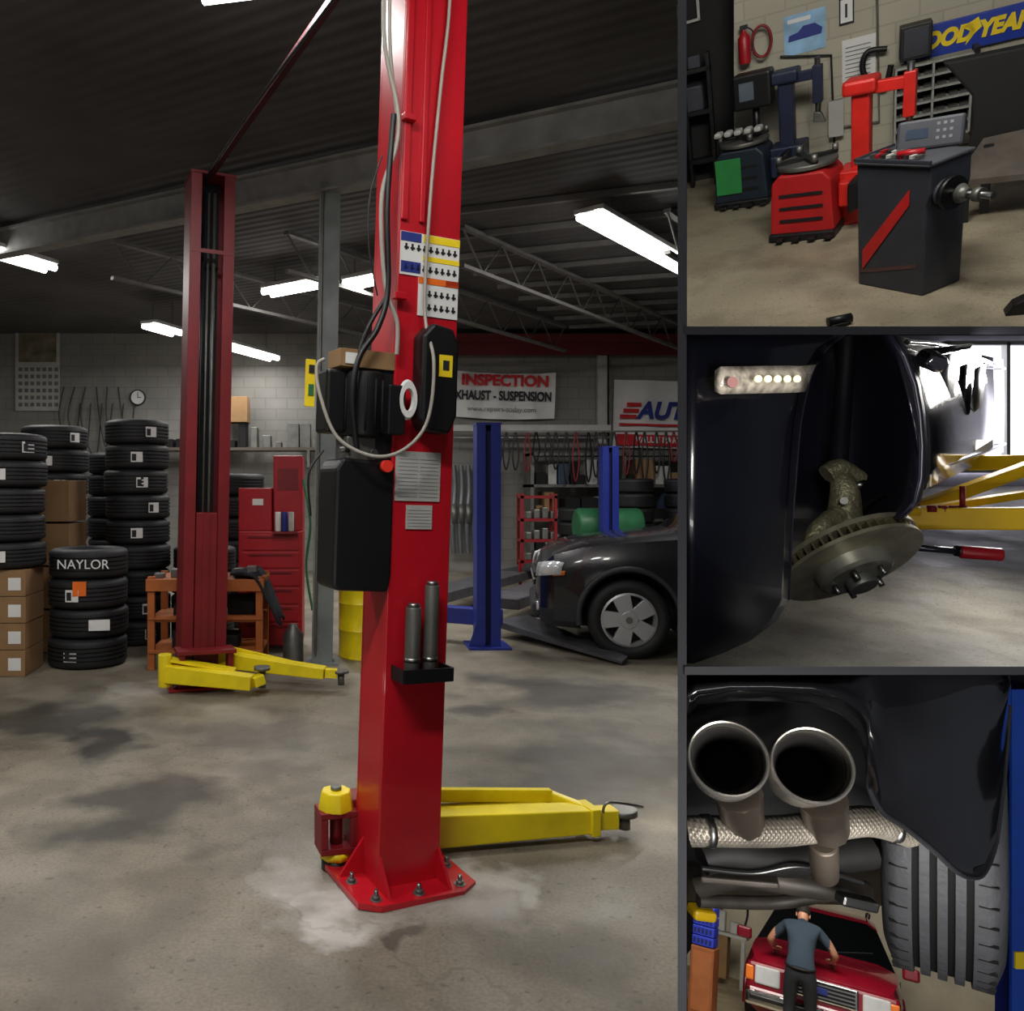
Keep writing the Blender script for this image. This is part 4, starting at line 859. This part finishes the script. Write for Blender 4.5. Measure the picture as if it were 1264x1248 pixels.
for i, x in enumerate((1150, 1164, 1176, 1188)): cyl('adapter_%d' % i, P(x, 632, 2.2), P(x, 624, 2.2), .012, DRED, la, seg=10)
cyl('grease_nipple', P(1188, 625, 2.2), P(1188, 600, 2.2), .007, DRED, la, seg=10)
e = empty('red_handled_pry_bar'); cyl('shaft', P(1108, 674, 2.05), P(1188, 681, 2.0), .0085, mat('dark_steel', (70, 70, 80), .3, .8), e); cyl('handle', P(1184, 681, 2.0), P(1238, 685, 1.97), .016, TRED, e, bevel=.005); cyl('ferrule', P(1180, 680, 2.0), P(1190, 681, 2.0), .013, BLK, e)
MF = floor_mat('bay_floor_light', (160, 155, 142), [], sc=2.2)
mesh('floor.002', [P(848, 824, 2.5), P(1400, 824, 2.5), P(1500, 600, 5.6), P(848, 600, 5.6)], [(0, 1, 2, 3)], MF)
box('wall_back.002', P(848, 0, 5.7).x, P(1300, 0, 5.65).x, 5.66, 5.72, 1.3, 2.58, mat('pale_wall', (200, 198, 206), .8))
wn = empty('window_1'); wx0 = P(1165, 0, 5.6).x; wx1 = P(1300, 0, 5.6).x
boxes('frame', [(wx0, wx1, 5.58, 5.64, z, z+.03) for z in (1.62, 2.50)]+[(x, x+.025, 5.58, 5.64, 1.62, 2.52) for x in (wx0, wx0+.42)], OFFW, wn)
box('pane', wx0, wx1, 5.63, 5.65, 1.63, 2.5, mat('daylit_pane', (240, 238, 252), .5, var=0, emit=2.6), wn)
area('bay_lamp_middle', (2.6, 3.0, 2.05), P(1080, 720, 2.4), .5, .3, 22, (1, .97, .92))  # fill added from the right for the enclosed middle bay
area('bay_fill_middle_b', (.66, .9, 1.60), P(1066, 690, 1.8), .12, .12, 2.6, (1, .98, .95))  # small extra fill added to brighten the hub

# ================================================================== LOWER BAY (under a car's rear bumper)
e = empty('raised_car_rear')
GB = mat('bumper_gloss_black', (16, 16, 19), .16, var=.3, coat=1)
low = [(848, 885), (860, 872), (900, 862), (950, 862), (1000, 866), (1040, 880), (1062, 905), (1072, 940), (1074, 975), (1090, 1003), (1115, 1020), (1150, 1048), (1180, 1075), (1198, 1083), (1214, 1078), (1228, 1045), (1236, 990), (1242, 930), (1246, 870)]
rows = []
for px, yb in low:
    t = max(0, (px-1050)/200.0); base = 1.02+.34*t*t+(.05*t)
    r = []
    for j in range(19):
        v = j/18; y = 833+(yb-833)*v
        d = base-.07*sin(pi*min(1, v*1.05))*(1-.4*t)+.12*max(0, v-.75)*4*.3
        if px > 1090: d -= .035*sin(pi*v*2.3)*min(1, (px-1090)/60)
        r.append(P(px, y, d))
    rows.append(r)
grid('bumper_skin', rows, GB, e, thick=.004)
tube('bumper_edge', [r[-1] for r in rows], .004, mat('edge_dark', (60, 60, 64), .2, .5), e)
grid('exhaust_cutout', [[P(848, 840, 1.17), P(950, 834, 1.18), P(1090, 850, 1.18)], [P(848, 930, 1.22), P(950, 930, 1.24), P(1090, 930, 1.22)], [P(848, 1005, 1.28), P(950, 1005, 1.3), P(1085, 1012, 1.28)]], BLKM, e, thick=.004)
ex = empty('twin_exhaust_tips')
TIP = mat('tip_steel', (190, 184, 176), .26, .85, var=.1, scale=9)
PB = mat('pipe_dark_steel', (98, 88, 78), .4, .7, var=.3)
for nm, (px, py) in (('a', (898, 936)), ('b', (1002, 944))):
    c0 = P(px, py, .98); dr = V((.44, 1, -.44)).normalized()
    M = dr.to_track_quat('Z', 'Y').to_matrix().to_4x4(); M.translation = c0
    te = empty('tip_'+nm, M, ex)
    lathe('shell', [(.0418, .0), (.0435, -.001), (.0455, .001), (.0460, .005), (.0455, .03), (.044, .13), (.040, .13), (.0408, .03), (.0408, .003)], TIP, te, 56)
    lathe('inner_sleeve', [(.0405, .03), (.035, .07), (.03, .125), (.028, .125), (.033, .07), (.0385, .03)], mat('sleeve_dark', (22, 18, 16), .8), te, 40)  # inner sleeve, darker than the shell
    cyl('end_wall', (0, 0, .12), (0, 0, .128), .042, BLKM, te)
    tube('neck', [P(px+12, py+40, 1.1), P(px+15, py+60, 1.13), P(px+20, py+80, 1.16)], .032, PB, ex, radii=[1.0, .95, .85])
WRAP = mat('heat_wrap_foil', (150, 142, 130), .45, .5, var=.25, scale=30)
wt = WRAP.node_tree; t2 = wt.nodes.new('ShaderNodeTexCoord'); hs = []
for rot in (35, -35):
    mp = wt.nodes.new('ShaderNodeMapping'); mp.inputs['Rotation'].default_value = (0, radians(rot), 0); wt.links.new(t2.outputs['Object'], mp.inputs['Vector'])
    ck = wt.nodes.new('ShaderNodeTexWave'); ck.inputs['Scale'].default_value = 55; ck.inputs['Distortion'].default_value = .4; ck.bands_direction = 'X'
    wt.links.new(mp.outputs['Vector'], ck.inputs['Vector']); hs.append(ck)
mm = wt.nodes.new('ShaderNodeMath'); mm.operation = 'MULTIPLY'; wt.links.new(hs[0].outputs['Fac'], mm.inputs[0]); wt.links.new(hs[1].outputs['Fac'], mm.inputs[1])
bb = wt.nodes.new('ShaderNodeBump'); bb.inputs['Strength'].default_value = .8; bb.inputs['Distance'].default_value = .0012
wt.links.new(mm.outputs[0], bb.inputs['Height']); wt.links.new(bb.outputs['Normal'], wt.nodes['Principled BSDF'].inputs['Normal'])
pw = [P(851, 1026, 1.17), P(880, 1026, 1.16), P(960, 1026, 1.16), P(1030, 1018, 1.17), P(1075, 1014, 1.18), P(1120, 1028, 1.22)]
tube('wrapped_pipe', pw, .0215, WRAP, ex)
for x, y, d in ((872, 1026, 1.16), (1100, 1020, 1.2)): q0 = P(x, y, d); cyl('clamp', q0-V((.004, 0, 0)), q0+V((.006, 0, 0)), .0235, STEEL, ex)
cyl('down_pipe', P(1016, 1040, 1.2), P(1018, 1080, 1.28), .02, PB, ex, bevel=.004)
un = empty('rear_suspension')
UN = mat('undercarriage', (78, 72, 66), .5, .3, var=.5, scale=14)
UD = mat('undercarriage_dark', (36, 34, 34), .6, .1, var=.5, scale=14)
def sup(nm, pts, r, m): tube(nm, pts, r, m, un)
sup('subframe', [P(866, 1060, 1.5), P(900, 1054, 1.5), P(980, 1062, 1.5), P(1075, 1052, 1.5)], .03, UD)
sup('trailing_arm', [P(862, 1095, 1.7), P(920, 1084, 1.65), P(1010, 1096, 1.6), P(1070, 1102, 1.6)], .022, UN)
sup('lower_arm', [P(862, 1112, 1.75), P(960, 1114, 1.75), P(1040, 1100, 1.7)], .014, UN)
sup('brake_line', [P(866, 1072, 1.45), P(930, 1078, 1.46), P(990, 1070, 1.45), P(1065, 1090, 1.46)], .004, STEEL)
beam('bracket', P(1035, 1108, 1.5), P(1080, 1118, 1.5), .03, .02, STEEL, un, .005)
beam('heat_shield', P(864, 1078, 1.55), P(960, 1086, 1.5), .06, .012, UN, un, .004)
beam('yellow_pad', P(852, 1124, 1.9), P(880, 1128, 1.9), .05, .025, YG, un, .008)
grid('underbody', [[P(848, 1000, 1.45), P(1110, 1000, 1.45)], [P(848, 1110, 2.3), P(1090, 1116, 2.3)]], UD, un, thick=.01)
e = empty('rear_tire', T(1.222, 1.646, 1.5-.674) @ RZ(-36.6))
o = tire('tire', RY(90), e, .29, .185, .19, 64, .06)
TG = mat('worn_tread', (86, 86, 90), .55, var=.15, scale=14, bump=.25); o.data = o.data.copy(); o.data.materials[0] = TG
for gi, g_ in enumerate((-.42, -.14, .14, .42)):
    z_ = .0925*g_; lathe('groove_shade_%d' % gi, [(.2785, z_-.0048), (.2795, z_-.0048), (.2795, z_+.0048), (.2785, z_+.0048)], BLKM, e, 64, M=RY(90))  # black rings paint shade into the groove bottoms to deepen them
for i in range(48):
    a = 2*pi*i/48
    boxes('sipe_%d' % i, [(-.078, -.05, -.0012, .0012, .285, .2905), (.05, .078, -.0012, .0012, .285, .2905)], BLKM, e, M=RX(math.degrees(a)))
cyl('wheel_hub', (-.08, 0, 0), (.08, 0, 0), .19, ZINC, e)
D = Bay(1050, 1110, .70, .37)
wD = 7.3
mesh('floor.003', [D.flw(848, 3.2), D.flw(1300, 3.2), D.flw(1300, wD), D.flw(848, wD)], [(0, 1, 2, 3)], floor_mat('bay_floor_warm', (190, 172, 140), [], sc=2.2), M=D.M)
wallquad('wall_back.003', D, 848, 1300, 1010, wD, mat('warm_wall', (205, 195, 172), .8, var=.15))
SR = mat('suv_red', (130, 14, 34), .25, var=.1, coat=.8)
def onfl(px, w): return D.flw(px, w)
suv('red_suv', D.M @ T(*onfl(1012, 5.1)) @ RZ(90) @ SCL(.37), SR, mat('suv_red_low', (110, 14, 28), .35), True)
CB = mat('crate_blue', (40, 60, 190), .5)
e = D.root('blue_storage_crates', onfl(851, 5.2))
box('cupboard', .0, .30, -.21, .4, 0, .84, mat('brown_cupboard', (150, 85, 45), .6), e, .01); boxes('cupboard_door', [(.03, .27, -.22, -.21, .05, .78)], mat('brown_door', (165, 98, 55), .6), e)
for i in range(4): box('crate_%d' % i, .0, .28, -.15, .35, .85+i*.13, .97+i*.13, CB, e, .01); boxes('slots_%d' % i, [(.02+.05*k2, .05+.05*k2, -.156, -.15, .88+i*.13, .94+i*.13) for k2 in range(5)], DB, e)
e = D.root('white_workbench', onfl(898, 6.8))
boxes('bench', [(-.3, .3, -.3, .3, .8, .85), (-.28, -.22, -.28, -.22, 0, .8), (.22, .28, -.28, -.22, 0, .8)], OFFW, e); box('drawers', -.2, 0, -.28, .2, .1, .8, CARD, e, .01)
boxes('machine', [(-.28, -.08, -.1, .2, .85, 1.2), (.0, .2, -.1, .2, .85, 1.05)], OFFW, e, .03); tube('lamp_arm', [(.2, 0, .85), (.28, 0, 1.3), (.1, -.1, 1.5)], .02, BLK, e)
e = D.root('parts_bins', onfl(1170, 5.0))
boxes('shelf', [(-.5, .6, -.2, .3, z, z+.04) for z in (.15, .4)]+[(-.5, -.45, -.2, .3, 0, .45), (.55, .6, -.2, .3, 0, .45)], ZINC, e)
for i in range(9): box('bin_%d' % i, -.45+.115*i, -.35+.115*i, -.18, .1, .44, .54+.04*(i % 3), [TRED, OFFW, BLK, CB][i % 4], e, .01)
e = empty('blue_lift_column'); pb = P(1249, 1240, 1.95); CBL = mat('column_blue', (35, 75, 175), .4); box('flange', pb.x, pb.x+.18, 1.95, 1.958, -.3, 1.02, CBL, e); box('web', pb.x+.08, pb.x+.088, 1.958, 2.1, -.3, 1.02, BLUE, e)
box('warning_strip', pb.x+.005, pb.x+.03, 1.945, 1.95, .35, .39, YELT, e)
# ---- mechanic
def mechanic(name, M):
    e = empty(name, M)
    J = {'pel': (0, 0, .94, .155, .115), 'w': (0, .06, 1.06, .145, .11), 'st': (0, .2, 1.22, .165, .12), 'ch': (0, .34, 1.36, .17, .12), 'nb': (0, .43, 1.45, .075, .075), 'nk': (0, .5, 1.49, .055, .055),
         'sl': (-.19, .36, 1.40, .075, .07), 'sr': (.19, .36, 1.40, .075, .07), 'ul': (-.30, .38, 1.28, .06, .06), 'ur': (.30, .38, 1.28, .06, .06), 'el': (-.38, .42, 1.16, .045, .045), 'er': (.38, .42, 1.16, .045, .045),
         'fl': (-.36, .56, 1.12, .042, .042), 'fr': (.36, .56, 1.12, .042, .042), 'wl': (-.33, .68, 1.09, .03, .024), 'wr': (.33, .68, 1.09, .03, .024),
         'hl': (-.095, 0, .86, .105, .11), 'hr': (.095, 0, .86, .105, .11), 'tl': (-.11, .02, .68, .09, .09), 'tr': (.11, .02, .68, .09, .09), 'kl': (-.12, .03, .48, .068, .068), 'kr': (.12, .03, .48, .068, .068), 'cl': (-.125, -.02, .32, .066, .066), 'cr': (.125, -.02, .32, .066, .066),
         'al': (-.13, -.03, .09, .05, .05), 'ar': (.13, -.03, .09, .05, .05), 'fol': (-.14, .14, .04, .045, .035), 'for': (.14, .14, .04, .045, .035)}
    E = [('pel', 'w'), ('w', 'st'), ('st', 'ch'), ('ch', 'nb'), ('nb', 'nk'), ('ch', 'sl'), ('ch', 'sr'), ('sl', 'ul'), ('ul', 'el'), ('el', 'fl'), ('fl', 'wl'), ('sr', 'ur'), ('ur', 'er'), ('er', 'fr'), ('fr', 'wr'),
         ('pel', 'hl'), ('hl', 'tl'), ('tl', 'kl'), ('kl', 'cl'), ('cl', 'al'), ('al', 'fol'), ('pel', 'hr'), ('hr', 'tr'), ('tr', 'kr'), ('kr', 'cr'), ('cr', 'ar'), ('ar', 'for')]
    ks = list(J); me = bpy.data.meshes.new('body'); me.from_pydata([J[k2][:3] for k2 in ks], [(ks.index(a), ks.index(b)) for a, b in E], [])
    SH = mat('shirt_slate', (46, 60, 74), .9, var=.15, scale=5); PN = mat('work_trousers', (26, 28, 34), .9, var=.2); SK = mat('skin', (196, 140, 112), .55, var=.06); HR = mat('hair_dark', (30, 24, 20), .8, var=.3, scale=40); BT = mat('boot_black', (18, 17, 16), .6)
    for m_ in (SH, PN, SK, BT): me.materials.append(m_)
    o = bpy.data.objects.new('body', me); link(o, e)
    sk = o.modifiers.new('skin', 'SKIN'); sk.use_smooth_shade = True
    if not me.skin_vertices:
        bpy.context.view_layer.objects.active = o
        bpy.ops.mesh.customdata_skin_add()
    for i, k2 in enumerate(ks): me.skin_vertices[0].data[i].radius = J[k2][3:5]
    me.skin_vertices[0].data[0].use_root = True
    s2 = o.modifiers.new('sub', 'SUBSURF'); s2.levels = 2; s2.render_levels = 2
    bake(o)
    o.data.materials.clear()
    for m_ in (SH, PN, SK, BT): o.data.materials.append(m_)
    for p in o.data.polygons:
        c_ = p.center; p.use_smooth = True; i_ = 0
        if c_.z < .97: i_ = 1
        if c_.z < .1: i_ = 3
        if c_.z > .97 and abs(c_.x) > .315: i_ = 2
        if c_.y > .46 and abs(c_.x) < .1 and c_.z > 1.42: i_ = 2
        p.material_index = i_
    tube('belt', [(.165*cos(t), .02+.125*sin(t), .965+.03*sin(t)) for t in [radians(a) for a in range(0, 361, 20)]], .014, BT, e)
    hd_ = empty('head', T(0, .56, 1.57) @ RX(-34), e)
    prof = [(0, -.125), (.045, -.118), (.062, -.09), (.07, -.04), (.076, .01), (.08, .05), (.07, .09), (.04, .115), (0, .122)]
    lathe('skull', prof, SK, hd_, 24, M=Matrix.Diagonal((.95, 1.2, 1, 1)))
    lathe('hair', [(.079, -.02), (.084, .02), (.087, .055), (.076, .1), (.045, .126), (0, .133), (0, .12), (.07, .08), (.075, .0)], HR, hd_, 24, M=T(0, -.012, 0) @ Matrix.Diagonal((.98, 1.2, 1, 1)))
    for s in (-1, 1):
        lathe('ear', [(0, -.008), (.02, -.008), (.026, 0), (.02, .008), (0, .008)], SK, hd_, 12, M=T(s*.078, 0, -.015) @ RY(90) @ Matrix.Diagonal((1.4, .8, 1, 1)))
        lathe('eye', [(0, -.01), (.009, -.005), (.011, 0), (.009, .005), (0, .01)], WHT, hd_, 10, M=T(s*.032, .083, .0)); cyl('iris', (s*.032, .09, 0), (s*.032, .096, 0), .005, INK, hd_, seg=8)
    mesh('nose', [(-.014, .085, -.045), (.014, .085, -.045), (0, .115, -.042), (0, .086, .0)], [(0, 1, 2), (0, 2, 3), (1, 3, 2), (0, 3, 1)], SK, hd_); box('mouth', -.022, .022, .078, .086, -.07, -.063, DRED, hd_, .003)
    for s in (-1, 1):
        hh = empty('hand_'+('l' if s < 0 else 'r'), T(s*.33, .69, 1.088) @ RX(-10), e)
        box('palm', -.04, .04, -.01, .085, -.013, .013, SK, hh, .011)
        for f_, (x, L_) in enumerate(((-.032, .06), (-.011, .072), (.011, .068), (.032, .052))):
            tube('finger_%d' % f_, [(x, .075, 0), (x*1.1, .085+L_*.45, .006), (x*1.15, .085+L_*.8, -.008), (x*1.15, .085+L_, -.022)], .009, SK, hh)
        tube('thumb', [(-s*.03, .01, 0), (-s*.058, .035, -.002), (-s*.066, .065, -.01)], .0105, SK, hh)
    return e
mechanic('mechanic', D.M @ T(*onfl(986, 4.95)) @ SCL(.37))
area('bay_lamp_lower', D.M @ V((-.3, 4.2, .75)), D.M @ V((-.3, 5.8, -.5)), 1.0, .5, 30, (1, .95, .85))  # added fill for the garage set of the lower bay
area('bay_fill_lower_b', (.5, .45, .95), P(1000, 960, 1.1), .3, .15, 5, (1, .98, .94))  # added fill aimed at the exhaust tips and bumper
area('bay_fill_lower_c', P(1180, 1235, 1.0), P(1160, 1100, 1.5), .3, .1, 1.6, (1, .98, .94))  # low fill added below, aimed up at the tire
area('shop_tube_lamp', (.9, -1.0, .75), P(1150, 950, 1.2), 1.6, .14, 9, (1, .98, .94))  # unseen strip added behind the eye for streak reflections on the bumper
area('bumper_streak_fill_b', (.2, -.6, -.1), P(1150, 950, 1.2), 1.2, .14, 7, (1, .98, .94))  # second unseen strip, added for another bumper reflection

# ------------------------------------------------------------------ world
w = bpy.data.worlds.new('world'); SC.world = w; w.use_nodes = True
w.node_tree.nodes['Background'].inputs[0].default_value = (.05, .052, .06, 1); w.node_tree.nodes['Background'].inputs[1].default_value = .6
